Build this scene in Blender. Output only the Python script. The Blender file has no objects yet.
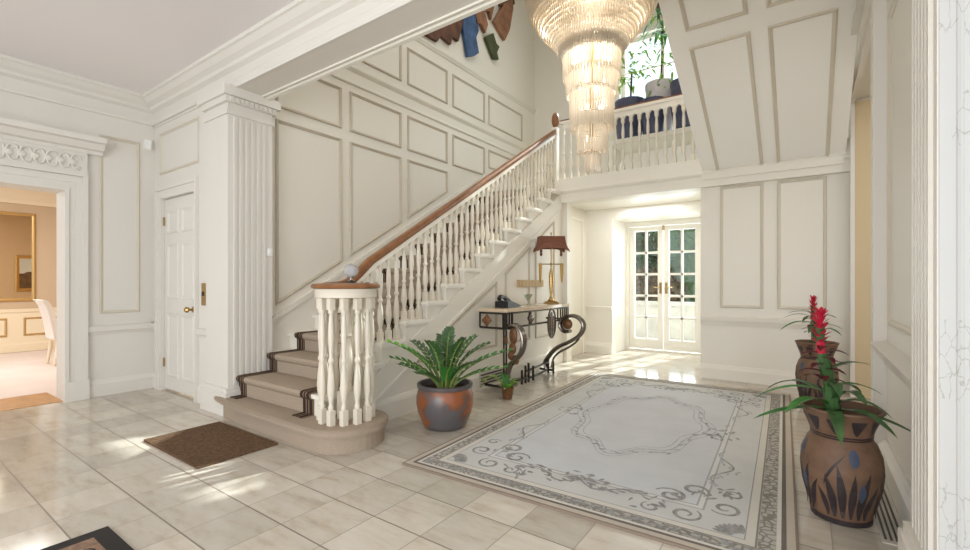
import bpy, bmesh, math, random
from mathutils import Vector, Matrix
random.seed(7)
sc = bpy.context.scene
COL = sc.collection
PI = math.pi

# ------------------------------------------------------------------ materials
def lin(c):
    return tuple((x/12.92 if x <= .04045 else ((x+.055)/1.055)**2.4) for x in (v/255. for v in c)) + (1.,)

def mat(name, rgb, rough=.5, spec=.5, metal=0., noise=0., nscale=8., bump=0., bscale=60., emit=None, estr=0., trans=0., sheen=0.):
    m = bpy.data.materials.new(name); m.use_nodes = True
    nt = m.node_tree; b = nt.nodes['Principled BSDF']
    c = lin(rgb)
    b.inputs['Base Color'].default_value = c
    b.inputs['Roughness'].default_value = rough
    b.inputs['Metallic'].default_value = metal
    b.inputs['Specular IOR Level'].default_value = spec
    if trans: b.inputs['Transmission Weight'].default_value = trans
    if sheen: b.inputs['Sheen Weight'].default_value = sheen
    if emit:
        b.inputs['Emission Color'].default_value = lin(emit); b.inputs['Emission Strength'].default_value = estr
    tc = None
    if noise or bump:
        tc = nt.nodes.new('ShaderNodeTexCoord')
    if noise:
        n = nt.nodes.new('ShaderNodeTexNoise'); n.inputs['Scale'].default_value = nscale; n.inputs['Detail'].default_value = 4
        nt.links.new(tc.outputs['Object'], n.inputs['Vector'])
        r = nt.nodes.new('ShaderNodeValToRGB')
        r.color_ramp.elements[0].position = .3; r.color_ramp.elements[1].position = .7
        r.color_ramp.elements[0].color = tuple(x*(1-noise) for x in c[:3])+(1,)
        r.color_ramp.elements[1].color = tuple(min(1, x*(1+noise*.6)) for x in c[:3])+(1,)
        nt.links.new(n.outputs['Fac'], r.inputs['Fac']); nt.links.new(r.outputs['Color'], b.inputs['Base Color'])
    if bump:
        n2 = nt.nodes.new('ShaderNodeTexNoise'); n2.inputs['Scale'].default_value = bscale; n2.inputs['Detail'].default_value = 3
        nt.links.new(tc.outputs['Object'], n2.inputs['Vector'])
        bp = nt.nodes.new('ShaderNodeBump'); bp.inputs['Strength'].default_value = bump; bp.inputs['Distance'].default_value = .01
        nt.links.new(n2.outputs['Fac'], bp.inputs['Height']); nt.links.new(bp.outputs['Normal'], b.inputs['Normal'])
    return m

class NT:
    """tiny node-tree builder"""
    def __init__(s, m): s.t = m.node_tree; s.b = s.t.nodes['Principled BSDF']
    def n(s, typ, **kw):
        x = s.t.nodes.new(typ)
        for k, v in kw.items(): setattr(x, k, v)
        return x
    def l(s, a, b): s.t.links.new(a, b)
    def math(s, op, a, b=None, c=None):
        x = s.n('ShaderNodeMath', operation=op)
        for i, v in enumerate((a, b, c)):
            if v is None: continue
            if isinstance(v, (int, float)): x.inputs[i].default_value = v
            else: s.l(v, x.inputs[i])
        return x.outputs[0]
    def mix(s, fac, a, b):
        x = s.n('ShaderNodeMix', data_type='RGBA')
        for i, v in ((0, fac), (6, a), (7, b)):
            if isinstance(v, (int, float)): x.inputs[i].default_value = v
            elif isinstance(v, tuple): x.inputs[i].default_value = v
            else: s.l(v, x.inputs[i])
        return x.outputs[2]

WALL = mat('wall_paint', (226, 221, 210), .45, .35)
WALLF = mat('foyer_paint', (220, 216, 208), .45, .35)
WHITE = mat('white_gloss_paint', (236, 232, 222), .3, .5)
BALW = mat('baluster_paint', (222, 214, 198), .35, .4)
TAUPE = mat('moulding_paint', (194, 184, 166), .45, .35)
TAUPE2 = mat('moulding_paint_pale', (206, 198, 182), .45, .35)
CEIL = mat('ceiling_paint', (232, 228, 228), .6, .2)
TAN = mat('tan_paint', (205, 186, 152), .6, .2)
TANWALL = mat('dining_wall_paint', (204, 182, 154), .6, .2)
CREAM = mat('dining_cream_paint', (240, 226, 198), .5, .3)
DCARPET = mat('dining_floor', (228, 214, 208), .5, .3, noise=.05, nscale=3)
WOOD = mat('handrail_wood', (138, 92, 56), .28, .5, noise=.25, nscale=14)
OAK = mat('threshold_oak', (190, 140, 88), .4, .4, noise=.2, nscale=10)
CARPET = mat('beige_carpet', (172, 156, 138), .95, .1, noise=.1, nscale=120, bump=.5, bscale=400)
MATBR = mat('brown_coir', (112, 88, 68), .95, .1, noise=.35, nscale=50, bump=.8, bscale=300)
BLACK = mat('black_rubber', (34, 31, 30), .7, .3)
IRON = mat('dark_iron', (72, 68, 64), .3, .5, metal=.85)
STEEL = mat('brushed_steel', (126, 118, 112), .25, .5, metal=.95)
RUST = mat('aged_bronze_leaf', (124, 86, 56), .45, .5, metal=.35, noise=.3, nscale=30)
MARBLETOP = mat('console_marble', (204, 184, 158), .2, .5, noise=.12, nscale=8)
BRASS = mat('brass', (186, 156, 104), .25, .5, metal=1.)
SHADE = mat('lamp_shade', (116, 74, 56), .6, .3, noise=.15, nscale=25)
CANDLE = mat('candle_sleeve', (176, 140, 72), .4, .5, metal=.5)
PLASTIC = mat('black_plastic', (22, 22, 24), .45, .3)
SILVER = mat('silver_plastic', (176, 174, 172), .35, .5, metal=.3)
SOIL = mat('soil', (58, 44, 34), .95, .1, noise=.4, nscale=60, bump=.8, bscale=120)
LEAF = mat('leaf_green', (58, 122, 46), .4, .45, noise=.35, nscale=9)
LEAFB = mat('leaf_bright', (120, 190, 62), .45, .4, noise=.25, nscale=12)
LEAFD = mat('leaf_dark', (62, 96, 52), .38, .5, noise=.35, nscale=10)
STEMG = mat('stem_green', (128, 146, 78), .5, .4)
STEMB = mat('stem_brown', (96, 78, 60), .7, .3)
RED = mat('red_bract', (196, 36, 64), .45, .4, noise=.2, nscale=30)
MAROON = mat('maroon_bract', (86, 28, 34), .5, .4)
FABRIC = mat('white_upholstery', (236, 230, 222), .85, .1)
GOLD = mat('gilt', (204, 168, 108), .35, .5, metal=.7)
PLATE = mat('white_plastic', (240, 240, 238), .4, .5)
DARKPOT = mat('dark_blue_glaze', (74, 78, 104), .3, .5, noise=.3, nscale=10)
GREYPOT = mat('grey_white_glaze', (206, 200, 202), .45, .4, noise=.1, nscale=10)
CRYSTAL_RGB = (250, 244, 232)
PAVE = mat('patio_paving', (214, 210, 204), .8, .2, noise=.1, nscale=4)
HEDGE = mat('hedge_green', (62, 86, 48), .8, .2, noise=.6, nscale=6)
STONE = mat('garden_stone', (206, 200, 190), .8, .2, noise=.15, nscale=5)

def glass_mat(name, tint=(245, 250, 250), gloss=.1):
    m = bpy.data.materials.new(name); m.use_nodes = True; t = m.node_tree
    t.nodes.remove(t.nodes['Principled BSDF']); o = t.nodes['Material Output']
    a = t.nodes.new('ShaderNodeBsdfTransparent'); a.inputs[0].default_value = lin(tint)
    g = t.nodes.new('ShaderNodeBsdfGlossy'); g.inputs['Roughness'].default_value = .03
    x = t.nodes.new('ShaderNodeMixShader'); x.inputs[0].default_value = gloss
    t.links.new(a.outputs[0], x.inputs[1]); t.links.new(g.outputs[0], x.inputs[2]); t.links.new(x.outputs[0], o.inputs[0])
    return m
GLASS = glass_mat('window_glass', gloss=.06)
VGLASS = glass_mat('clear_glass', (225, 235, 228), .25)

def crystal_mat():
    m = bpy.data.materials.new('crystal'); m.use_nodes = True; t = m.node_tree
    t.nodes.remove(t.nodes['Principled BSDF']); o = t.nodes['Material Output']
    tr = t.nodes.new('ShaderNodeBsdfTransparent'); tr.inputs[0].default_value = lin((252, 248, 240))
    tl = t.nodes.new('ShaderNodeBsdfTranslucent'); tl.inputs[0].default_value = lin((250, 242, 228))
    df = t.nodes.new('ShaderNodeBsdfDiffuse'); df.inputs[0].default_value = lin((246, 238, 224))
    g = t.nodes.new('ShaderNodeBsdfGlossy'); g.inputs['Roughness'].default_value = .12
    m1 = t.nodes.new('ShaderNodeMixShader'); m1.inputs[0].default_value = .6
    m2 = t.nodes.new('ShaderNodeMixShader'); m2.inputs[0].default_value = .22
    m3 = t.nodes.new('ShaderNodeMixShader'); m3.inputs[0].default_value = .14
    L = t.links.new
    L(tl.outputs[0], m1.inputs[1]); L(df.outputs[0], m1.inputs[2])
    L(m1.outputs[0], m2.inputs[1]); L(tr.outputs[0], m2.inputs[2])
    L(m2.outputs[0], m3.inputs[1]); L(g.outputs[0], m3.inputs[2]); L(m3.outputs[0], o.inputs[0])
    return m
CRYSTAL = crystal_mat()
BULB = mat('warm_bulb', (255, 244, 226), .4, .5, emit=(255, 244, 228), estr=8.)
MIRROR = mat('mirror_glass', (238, 224, 200), .02, .5, metal=1.)

def marble_tiles():
    m = mat('marble_floor_tiles', (222, 212, 198), .16, .5); k = NT(m)
    tc = k.n('ShaderNodeTexCoord'); mp = k.n('ShaderNodeMapping')
    mp.inputs['Location'].default_value = (2.34, -.6, 0)
    k.l(tc.outputs['Object'], mp.inputs['Vector'])
    sx = k.n('ShaderNodeSeparateXYZ'); k.l(mp.outputs[0], sx.inputs[0])
    P = .305
    ux = k.math('DIVIDE', sx.outputs[0], P); uy = k.math('DIVIDE', sx.outputs[1], P)
    fx = k.math('PINGPONG', ux, .5); fy = k.math('PINGPONG', uy, .5)
    gx = k.math('LESS_THAN', fx, .0085); gy = k.math('LESS_THAN', fy, .0115)
    joint = k.math('MAXIMUM', k.math('MULTIPLY', gx, .8), gy)
    ix = k.math('FLOOR', ux); iy = k.math('FLOOR', uy)
    cv = k.n('ShaderNodeCombineXYZ'); k.l(ix, cv.inputs[0]); k.l(iy, cv.inputs[1])
    wn = k.n('ShaderNodeTexWhiteNoise', noise_dimensions='2D'); k.l(cv.outputs[0], wn.inputs['Vector'])
    # veining stretched along the tile rows, shifted per tile
    off = k.n('ShaderNodeVectorMath', operation='SCALE'); k.l(wn.outputs['Color'], off.inputs[0]); off.inputs['Scale'].default_value = 9.
    ad = k.n('ShaderNodeVectorMath', operation='ADD'); k.l(mp.outputs[0], ad.inputs[0]); k.l(off.outputs[0], ad.inputs[1])
    m2 = k.n('ShaderNodeMapping'); m2.inputs['Scale'].default_value = (2.2, 7., 1); k.l(ad.outputs[0], m2.inputs['Vector'])
    no = k.n('ShaderNodeTexNoise'); no.inputs['Scale'].default_value = 1.5; no.inputs['Detail'].default_value = 6; no.inputs['Roughness'].default_value = .65
    k.l(m2.outputs[0], no.inputs['Vector'])
    r = k.n('ShaderNodeValToRGB'); e = r.color_ramp.elements
    e[0].position = .28; e[0].color = lin((182, 169, 150)); e[1].position = .68; e[1].color = lin((207, 200, 188))
    e.new(.46).color = lin((199, 190, 175))
    k.l(no.outputs['Fac'], r.inputs['Fac'])
    tone = k.math('MULTIPLY_ADD', wn.outputs['Value'], .26, .80)
    tone = k.math('MINIMUM', tone, 1.)
    tv = k.n('ShaderNodeVectorMath', operation='SCALE'); k.l(r.outputs['Color'], tv.inputs[0]); k.l(tone, tv.inputs['Scale'])
    col = k.mix(joint, tv.outputs[0], lin((124, 112, 98)))
    k.l(col, k.b.inputs['Base Color'])
    rr = k.math('MULTIPLY_ADD', no.outputs['Fac'], .10, .06); rr = k.math('MULTIPLY_ADD', joint, .4, rr)
    k.l(rr, k.b.inputs['Roughness'])
    return m
TILES = marble_tiles()

def border_mat():
    m = mat('runner_border', (96, 82, 70), .95, .1); k = NT(m)
    tc = k.n('ShaderNodeTexCoord'); sx = k.n('ShaderNodeSeparateXYZ'); k.l(tc.outputs['Object'], sx.inputs[0])
    w = k.math('PINGPONG', k.math('MULTIPLY', sx.outputs[0], 24.), 1.)
    r = k.n('ShaderNodeValToRGB'); e = r.color_ramp.elements; r.color_ramp.interpolation = 'CONSTANT'
    e[0].color = lin((58, 48, 42)); e[1].position = .45; e[1].color = lin((128, 106, 84)); e.new(.78).color = lin((52, 46, 44))
    k.l(w, r.inputs['Fac']); k.l(r.outputs['Color'], k.b.inputs['Base Color'])
    return m
BORDER = border_mat()

RX0, RX1, RY0, RY1 = -2.07, -.01, 2.04, 5.48
def rug_mat():
    m = mat('rug_pile', (200, 200, 200), .95, .1); k = NT(m)
    tc = k.n('ShaderNodeTexCoord'); sx = k.n('ShaderNodeSeparateXYZ'); k.l(tc.outputs['Object'], sx.inputs[0])
    X, Y = sx.outputs[0], sx.outputs[1]
    dx = k.math('MINIMUM', k.math('SUBTRACT', X, RX0), k.math('SUBTRACT', RX1, X))
    dy = k.math('MINIMUM', k.math('SUBTRACT', Y, RY0), k.math('SUBTRACT', RY1, Y))
    d = k.math('MINIMUM', dx, dy)
    r = k.n('ShaderNodeValToRGB'); r.color_ramp.interpolation = 'CONSTANT'; e = r.color_ramp.elements
    stops = [(0, (138, 124, 112)), (.010, (186, 176, 162)), (.044, (112, 104, 98)), (.064, (206, 202, 192)), (.082, (176, 172, 164)), (.152, (136, 131, 124)),
             (.160, (204, 200, 190)), (.196, (158, 156, 152)), (.203, (198, 198, 195))]
    stops += [(.385, (168, 168, 166)), (.395, (206, 206, 204)), (.418, (168, 168, 166)), (.428, (199, 201, 203))]
    e[0].color = lin(stops[0][1]); e[1].position = stops[1][0]*2; e[1].color = lin(stops[1][1])
    for p, c in stops[2:]: e.new(p*2).color = lin(c)
    k.l(k.math('MULTIPLY', d, 2.), r.inputs['Fac'])
    no = k.n('ShaderNodeTexNoise'); no.inputs['Scale'].default_value = 4.; no.inputs['Detail'].default_value = 5
    k.l(tc.outputs['Object'], no.inputs['Vector'])
    # scrolling figure inside the outer band
    vo = k.n('ShaderNodeTexVoronoi', feature='DISTANCE_TO_EDGE'); vo.inputs['Scale'].default_value = 26.; k.l(tc.outputs['Object'], vo.inputs['Vector'])
    inb = k.math('MULTIPLY', k.math('GREATER_THAN', d, .084), k.math('LESS_THAN', d, .150))
    fig = k.math('MULTIPLY', inb, k.math('LESS_THAN', vo.outputs['Distance'], .11))
    fig = k.math('MULTIPLY', fig, .7)
    c1 = k.mix(fig, r.outputs['Color'], lin((112, 106, 98)))
    mp = k.n('ShaderNodeMapping'); mp.inputs['Scale'].default_value = (1.2, 30, 1); k.l(tc.outputs['Object'], mp.inputs['Vector'])
    n3 = k.n('ShaderNodeTexNoise'); n3.inputs['Scale'].default_value = 4.; n3.inputs['Detail'].default_value = 2; k.l(mp.outputs[0], n3.inputs['Vector'])
    f = k.math('MULTIPLY_ADD', n3.outputs['Fac'], .10, k.math('MULTIPLY_ADD', no.outputs['Fac'], .16, .85))
    tv = k.n('ShaderNodeVectorMath', operation='SCALE'); k.l(c1, tv.inputs[0]); k.l(f, tv.inputs['Scale'])
    k.l(tv.outputs[0], k.b.inputs['Base Color'])
    return m
RUG = rug_mat()
RUGGREY = mat('rug_grey_figure', (154, 153, 150), .95, .1, noise=.3, nscale=40)
RUGPALE = mat('rug_pale_figure', (178, 180, 183), .95, .1, noise=.25, nscale=40)

def crackle():
    m = mat('crackle_paint', (216, 216, 212), .5, .3); k = NT(m)
    tc = k.n('ShaderNodeTexCoord'); mp = k.n('ShaderNodeMapping'); mp.inputs['Scale'].default_value = (58, 58, 24); k.l(tc.outputs['Object'], mp.inputs['Vector'])
    no = k.n('ShaderNodeTexNoise'); no.inputs['Scale'].default_value = 1.2; k.l(mp.outputs[0], no.inputs['Vector'])
    ad = k.n('ShaderNodeVectorMath', operation='ADD'); k.l(mp.outputs[0], ad.inputs[0]); k.l(no.outputs['Color'], ad.inputs[1])
    vo = k.n('ShaderNodeTexVoronoi', feature='DISTANCE_TO_EDGE'); vo.inputs['Scale'].default_value = .62; k.l(ad.outputs[0], vo.inputs['Vector'])
    n2 = k.n('ShaderNodeTexNoise'); n2.inputs['Scale'].default_value = 3.; k.l(tc.outputs['Object'], n2.inputs['Vector'])
    f = k.math('MULTIPLY', k.math('LESS_THAN', vo.outputs['Distance'], .028), k.math('MULTIPLY', k.math('GREATER_THAN', n2.outputs['Fac'], .5), .55))
    k.l(k.mix(f, lin((188, 188, 185)), lin((148, 145, 140))), k.b.inputs['Base Color'])
    return m
CRACKLE = crackle()

def pot_glaze():
    m = mat('rust_grey_glaze', (150, 88, 52), .28, .5); k = NT(m)
    tc = k.n('ShaderNodeTexCoord')
    no = k.n('ShaderNodeTexNoise'); no.inputs['Scale'].default_value = 6.; no.inputs['Detail'].default_value = 3; k.l(tc.outputs['Object'], no.inputs['Vector'])
    r = k.n('ShaderNodeValToRGB'); e = r.color_ramp.elements
    e[0].position = .42; e[0].color = lin((146, 84, 50)); e[1].position = .56; e[1].color = lin((92, 88, 90)); e.new(.5).color = lin((112, 78, 60))
    k.l(no.outputs['Fac'], r.inputs['Fac']); k.l(r.outputs['Color'], k.b.inputs['Base Color'])
    return m
POTGLAZE = pot_glaze()
POTRIM = mat('pot_rim_glaze', (86, 80, 80), .3, .5)
VASE = mat('vase_clay', (114, 88, 70), .55, .3, noise=.22, nscale=14, bump=.15, bscale=90)
VASED = mat('vase_dark_motif', (52, 44, 46), .45, .4, noise=.3, nscale=20)
VASEB = mat('vase_blue_motif', (68, 78, 98), .45, .4, noise=.2, nscale=20)
ARTBR = mat('carved_wood_brown', (98, 64, 48), .5, .4, noise=.5, nscale=7)
ARTTAN = mat('carved_wood_tan', (146, 102, 76), .5, .4, noise=.4, nscale=8)
ARTBLUE = mat('carved_wood_blue', (66, 94, 132), .5, .4, noise=.4, nscale=8)
ARTGRN = mat('carved_wood_green', (72, 78, 48), .5, .4, noise=.4, nscale=8)

# ------------------------------------------------------------------ mesh builder
class MB:
    def __init__(s): s.bm = bmesh.new()
    def face(s, pts, mi=0):
        try:
            f = s.bm.faces.new([s.bm.verts.new(p) for p in pts]); f.material_index = mi; return f
        except ValueError: pass
    def box(s, x0, x1, y0, y1, z0, z1, mi=0, rot=None):
        v = [Vector(p) for p in ((x0,y0,z0),(x1,y0,z0),(x1,y1,z0),(x0,y1,z0),(x0,y0,z1),(x1,y0,z1),(x1,y1,z1),(x0,y1,z1))]
        if rot:
            c = (v[0]+v[6])/2; v = [c + rot @ (p-c) for p in v]
        v = [s.bm.verts.new(p) for p in v]
        for q in ((3,2,1,0),(4,5,6,7),(0,1,5,4),(1,2,6,5),(2,3,7,6),(3,0,4,7)):
            s.bm.faces.new([v[i] for i in q]).material_index = mi
        return s
    def prism(s, pts, vec, mi=0, mside=None):
        vec = Vector(vec); a = [s.bm.verts.new(p) for p in pts]; b = [s.bm.verts.new(Vector(p)+vec) for p in pts]
        n = len(a)
        s.bm.faces.new(a[::-1]).material_index = mi; s.bm.faces.new(b).material_index = mi
        for i in range(n):
            s.bm.faces.new([a[i], a[(i+1) % n], b[(i+1) % n], b[i]]).material_index = mi if mside is None else mside
        return s
    def rings(s, rings, closed=True, capa=True, capb=True, mi=0):
        R = [[s.bm.verts.new(p) for p in r] for r in rings]
        for a, b in zip(R, R[1:]):
            n = len(a)
            for i in range(n if closed else n-1):
                try: s.bm.faces.new([a[i], a[(i+1) % n], b[(i+1) % n], b[i]]).material_index = mi
                except ValueError: pass
        if closed:
            if capa: s.bm.faces.new(R[0][::-1]).material_index = mi
            if capb: s.bm.faces.new(R[-1]).material_index = mi
        return s
    def lathe(s, prof, c=(0,0,0), seg=16, mi=0, capa=True, capb=True):
        s.rings([[(c[0]+r*math.cos(2*PI*i/seg), c[1]+r*math.sin(2*PI*i/seg), c[2]+z) for i in range(seg)] for r, z in prof], True, capa, capb, mi)
        return s
    def tube(s, pts, r, seg=8, mi=0, flat=None):
        pts = [Vector(p) for p in pts]; rr = r if isinstance(r, (list, tuple)) else [r]*len(pts)
        rings = []; up = Vector((0,0,1))
        for i, p in enumerate(pts):
            t = (pts[min(i+1, len(pts)-1)] - pts[max(i-1, 0)]).normalized()
            if i == 0:
                a = up if abs(t.dot(up)) < .95 else Vector((1,0,0))
            u = (a - t*a.dot(t)).normalized(); w = t.cross(u); a = u
            f = flat or 1.
            rings.append([p + (u*math.cos(2*PI*j/seg) + w*math.sin(2*PI*j/seg)*f)*rr[i] for j in range(seg)])
        s.rings(rings, mi=mi); return s
    def sphere(s, c, r, seg=12, rn=8, mi=0, sq=(1,1,1)):
        pr = [(max(1e-4, r*math.sin(PI*i/rn)), -r*math.cos(PI*i/rn)) for i in range(rn+1)]
        s.rings([[(c[0]+q*sq[0]*math.cos(2*PI*i/seg), c[1]+q*sq[1]*math.sin(2*PI*i/seg), c[2]+z*sq[2]) for i in range(seg)] for q, z in pr], mi=mi)
        return s
    def frame(s, poly, nrm, w=.035, h=.018, mi=0):
        """mitred moulding around a convex polygon; nrm is the outward normal of the wall"""
        P = [Vector(p) for p in poly]; N = Vector(nrm).normalized(); n = len(P); C = sum(P, Vector())/n
        def inset(d):
            out = []
            for i in range(n):
                a, b, c = P[i-1], P[i], P[(i+1) % n]
                e1 = (b-a).normalized(); e2 = (c-b).normalized()
                n1 = N.cross(e1); n2 = N.cross(e2)
                if n1.dot(C-b) < 0: n1, n2 = -n1, -n2
                bis = (n1+n2).normalized(); out.append(b + bis*(d/max(.2, bis.dot(n1))))
            return out
        prof = [(0, 0), (0, h*.45), (w*.18, h*.9), (w*.4, h), (w*.55, h*.62), (w*.8, h*.5), (w, h*.12), (w, 0)]
        R = [[p + N*q for p in inset(d)] for d, q in prof]
        V = [[s.bm.verts.new(p) for p in r] for r in R]
        for a, b in zip(V, V[1:]):
            for i in range(n): s.bm.faces.new([a[i], a[(i+1) % n], b[(i+1) % n], b[i]]).material_index = mi
        return s
    def run(s, p0, p1, prof, out, mi=0):
        """straight moulding: prof = [(d outwards, z)] closed, from p0 to p1"""
        p0, p1, o = Vector(p0), Vector(p1), Vector(out)
        s.rings([[p + o*d + Vector((0,0,z)) for d, z in prof] for p in (p0, p1)], mi=mi); return s
    def build(s, name, m, parent=None, smooth=False, loc=None):
        bm = s.bm
        bmesh.ops.recalc_face_normals(bm, faces=bm.faces[:])
        me = bpy.data.meshes.new(name); bm.to_mesh(me); bm.free()
        for x in (m if isinstance(m, (list, tuple)) else [m]): me.materials.append(x)
        if smooth:
            for p in me.polygons: p.use_smooth = True
            try: me.set_sharp_from_angle(angle=math.radians(40))
            except Exception: pass
        o = bpy.data.objects.new(name, me); COL.objects.link(o)
        if loc: o.location = loc
        if parent: o.parent = parent
        return o

def struct(o): o['kind'] = 'structure'; return o
def tag(o, label, cat, group=None, kind=None):
    o['label'] = label; o['category'] = cat
    if group: o['group'] = group
    if kind: o['kind'] = kind
    return o
def thing(name, label, cat, loc=(0,0,0), rz=0, group=None):
    o = bpy.data.objects.new(name, None); COL.objects.link(o); o.location = loc; o.rotation_euler = (0,0,rz)
    o.empty_display_size = .1
    return tag(o, label, cat, group)
def S(mb, name, m, smooth=False): return struct(mb.build(name, m, None, smooth))
def rectx(x, y0, y1, z0, z1): return [(x,y0,z0),(x,y1,z0),(x,y1,z1),(x,y0,z1)]
def recty(y, x0, x1, z0, z1): return [(x0,y,z0),(x1,y,z0),(x1,y,z1),(x0,y,z1)]
def cr(pts, n=8):
    """catmull-rom through points"""
    P = [Vector(p) for p in pts]; P = [P[0]*2-P[1]] + P + [P[-1]*2-P[-2]]; out = []
    for i in range(1, len(P)-2):
        for j in range(n):
            t = j/n; a, b, c, d = P[i-1:i+3]
            out.append(.5*((2*b)+(c-a)*t+(2*a-5*b+4*c-d)*t*t+(3*b-a-3*c+d)*t**3))
    return out + [P[-2]]

# ------------------------------------------------------------------ the setting
S(MB().box(-6.06, 3.2, -3.6, 7.95, -.12, 0), 'floor', TILES)
XL, YN, XS, YB, XR = -5.83, 2.0, -4.2, 6.0, .41
ZC = 3.12      # foyer ceiling
S(MB().box(-6.1, 3.2, -3.6, 2.0, ZC, ZC+.12), 'ceiling', CEIL)
S(MB().box(-4.4, .6, 2.1, 7.8, 6.5, 6.62), 'ceiling_hall', CEIL)
# wall with the dining doorway
DY0, DY1, DZ = .0, 1.25, 2.03
m = MB(); m.box(XL-.25, XL, -3.6, DY0, 0, ZC); m.box(XL-.25, XL, DY1, YN+.2, 0, ZC); m.box(XL-.25, XL, DY0, DY1, DZ, ZC)
S(m, 'wall_left', WALLF)
# doorway casing with carved frieze and cornice
m = MB()
ZA = DZ+.16
for sg, e in ((-1, DY0), (1, DY1)):        # jambs: four steps from the opening outwards
    def jb(a, b, d, z0, z1): m.box(XL, XL+d, min(e+sg*a, e+sg*b), max(e+sg*a, e+sg*b), z0, z1)
    jb(0, .03, .045, .19, DZ); jb(.03, .08, .030, .19, DZ+.035); jb(.08, .13, .040, .19, DZ+.085); jb(.13, .17, .055, .19, ZA); jb(-.006, .178, .065, 0, .19)
m.box(XL, XL+.045, DY0-.035, DY1+.035, DZ, DZ+.035); m.box(XL, XL+.030, DY0-.08, DY1+.08, DZ+.035, DZ+.085); m.box(XL, XL+.040, DY0-.13, DY1+.13, DZ+.085, DZ+.15)
m.box(XL, XL+.05, DY0-.16, DY1+.165, DZ+.15, DZ+.40)
m.box(XL, XL+.06, DY0-.17, DY1+.175, DZ+.15, DZ+.175)
cor = [(0,0),(.06,0),(.07,.03),(.11,.04),(.15,.09),(.19,.10),(.20,.135),(.20,.15),(0,.15)]
m.run((XL, DY0-.27, DZ+.385), (XL, DY1+.28, DZ+.385), cor, (1,0,0))
S(m, 'trim_1', WALLF)
m = MB()
for i in range(17):
    y = DY0 - .09 + i*.087; z = DZ+.28
    m.sphere((XL+.055, y, z), .034, 10, 6, sq=(.45,1,1)); m.sphere((XL+.05, y+.042, z+.055*(1 if i % 2 else -1)), .024, 8, 6, sq=(.5,1.3,.9))
    m.tube(cr([(XL+.055, y-.03, z-.05), (XL+.065, y, z+.055), (XL+.06, y+.05, z+.06), (XL+.055, y+.06, z+.02)], 4), .008, 6)
    m.tube(cr([(XL+.055, y-.03, z+.05), (XL+.065, y+.01, z-.06), (XL+.06, y+.055, z-.055)], 4), .008, 6)
S(m, 'trim_2', WALLF, True)
# panel, dado, skirting of the left wall beside the doorway
DADO = [(0,0),(.012,0),(.02,.02),(.035,.035),(.04,.075),(.045,.09),(0,.09)]
BASE = [(0,0),(.03,0),(.03,.12),(.02,.145),(.012,.17),(0,.17)]
m = MB(); m.frame(rectx(XL, 1.52, 1.86, .83, 2.64), (1,0,0), .03, .014); S(m, 'trim_3', TAUPE2)
m = MB(); m.run((XL, 1.42, .62), (XL, YN, .62), DADO, (1,0,0)); S(m, 'trim_4', WALLF)
S(MB().run((XL, 1.42, 0), (XL, YN, 0), BASE, (1,0,0)), 'baseboard_left', WALLF)
# nook wall with the small door
SX0, SX1, SZ = -5.6, -4.81, 2.03
m = MB(); m.box(XL-.2, SX0, YN, YN+.15, 0, ZC); m.box(SX1, -4.4, YN, YN+.15, 0, ZC); m.box(SX0, SX1, YN, YN+.15, SZ, ZC)
S(m, 'wall_nook', WALLF)
m = MB()
m.box(SX0-.07, SX0, YN-.03, YN, 0, SZ); m.box(SX1, SX1+.045, YN-.03, YN, 0, SZ); m.box(SX0-.07, SX1+.045, YN-.03, YN, SZ, SZ+.085)
m.box(SX0-.1, SX0-.07, YN-.045, YN, 0, SZ+.085); m.box(SX1+.045, SX1+.07, YN-.045, YN, 0, SZ+.085); m.box(SX0-.1, SX1+.07, YN-.045, YN, SZ+.085, SZ+.12)
m.box(SX1+.071, -4.5, YN-.012, YN, .17, 2.72)
S(m, 'trim_5', WALLF)
m = MB(); m.frame(recty(YN, SX0-.08, SX1+.05, 2.30, 2.74), (0,-1,0), .03, .014); S(m, 'trim_6', TAUPE2)
m = MB(); m.run((SX1+.07, YN, .62), (-4.46, YN, .62), DADO, (0,-1,0)); m.run((SX0-.1, YN, .62), (XL, YN, .62), DADO, (0,-1,0)); S(m, 'trim_7', WALLF)
m = MB(); m.run((SX1+.07, YN, 0), (-4.46, YN, 0), BASE, (0,-1,0)); m.run((SX0-.1, YN, 0), (XL, YN, 0), BASE, (0,-1,0)); S(m, 'baseboard_nook', WALLF)
d = MB(); d.box(SX0+.006, SX1-.006, YN+.012, YN+.05, .02, SZ-.006)
w = (SX1-SX0)
for cx in (.28, .72):
    for z0, z1 in ((.16, .82), (.98, 1.55), (1.66, 1.9)):
        x = SX0+w*cx; d.frame(recty(YN+.012, x-.13, x+.13, z0, z1), (0,-1,0), .03, .012)
door1 = S(d, 'door_1', WALLF)
h = MB(); h.lathe([(.03,0),(.03,.012),(.012,.016),(.012,.04),(.028,.055),(.03,.07),(.02,.085),(.001,.087)], seg=14)
hb = h.build('door_knob', BRASS, door1, True); hb.location = (-4.90, YN+.012, .88); hb.rotation_euler = (PI/2,0,0)
h = MB()
for z in (.25, 1.75): h.box(SX0-.004, SX0+.012, YN-.004, YN+.02, z, z+.09)
h.build('hinge', BRASS, door1)
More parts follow.
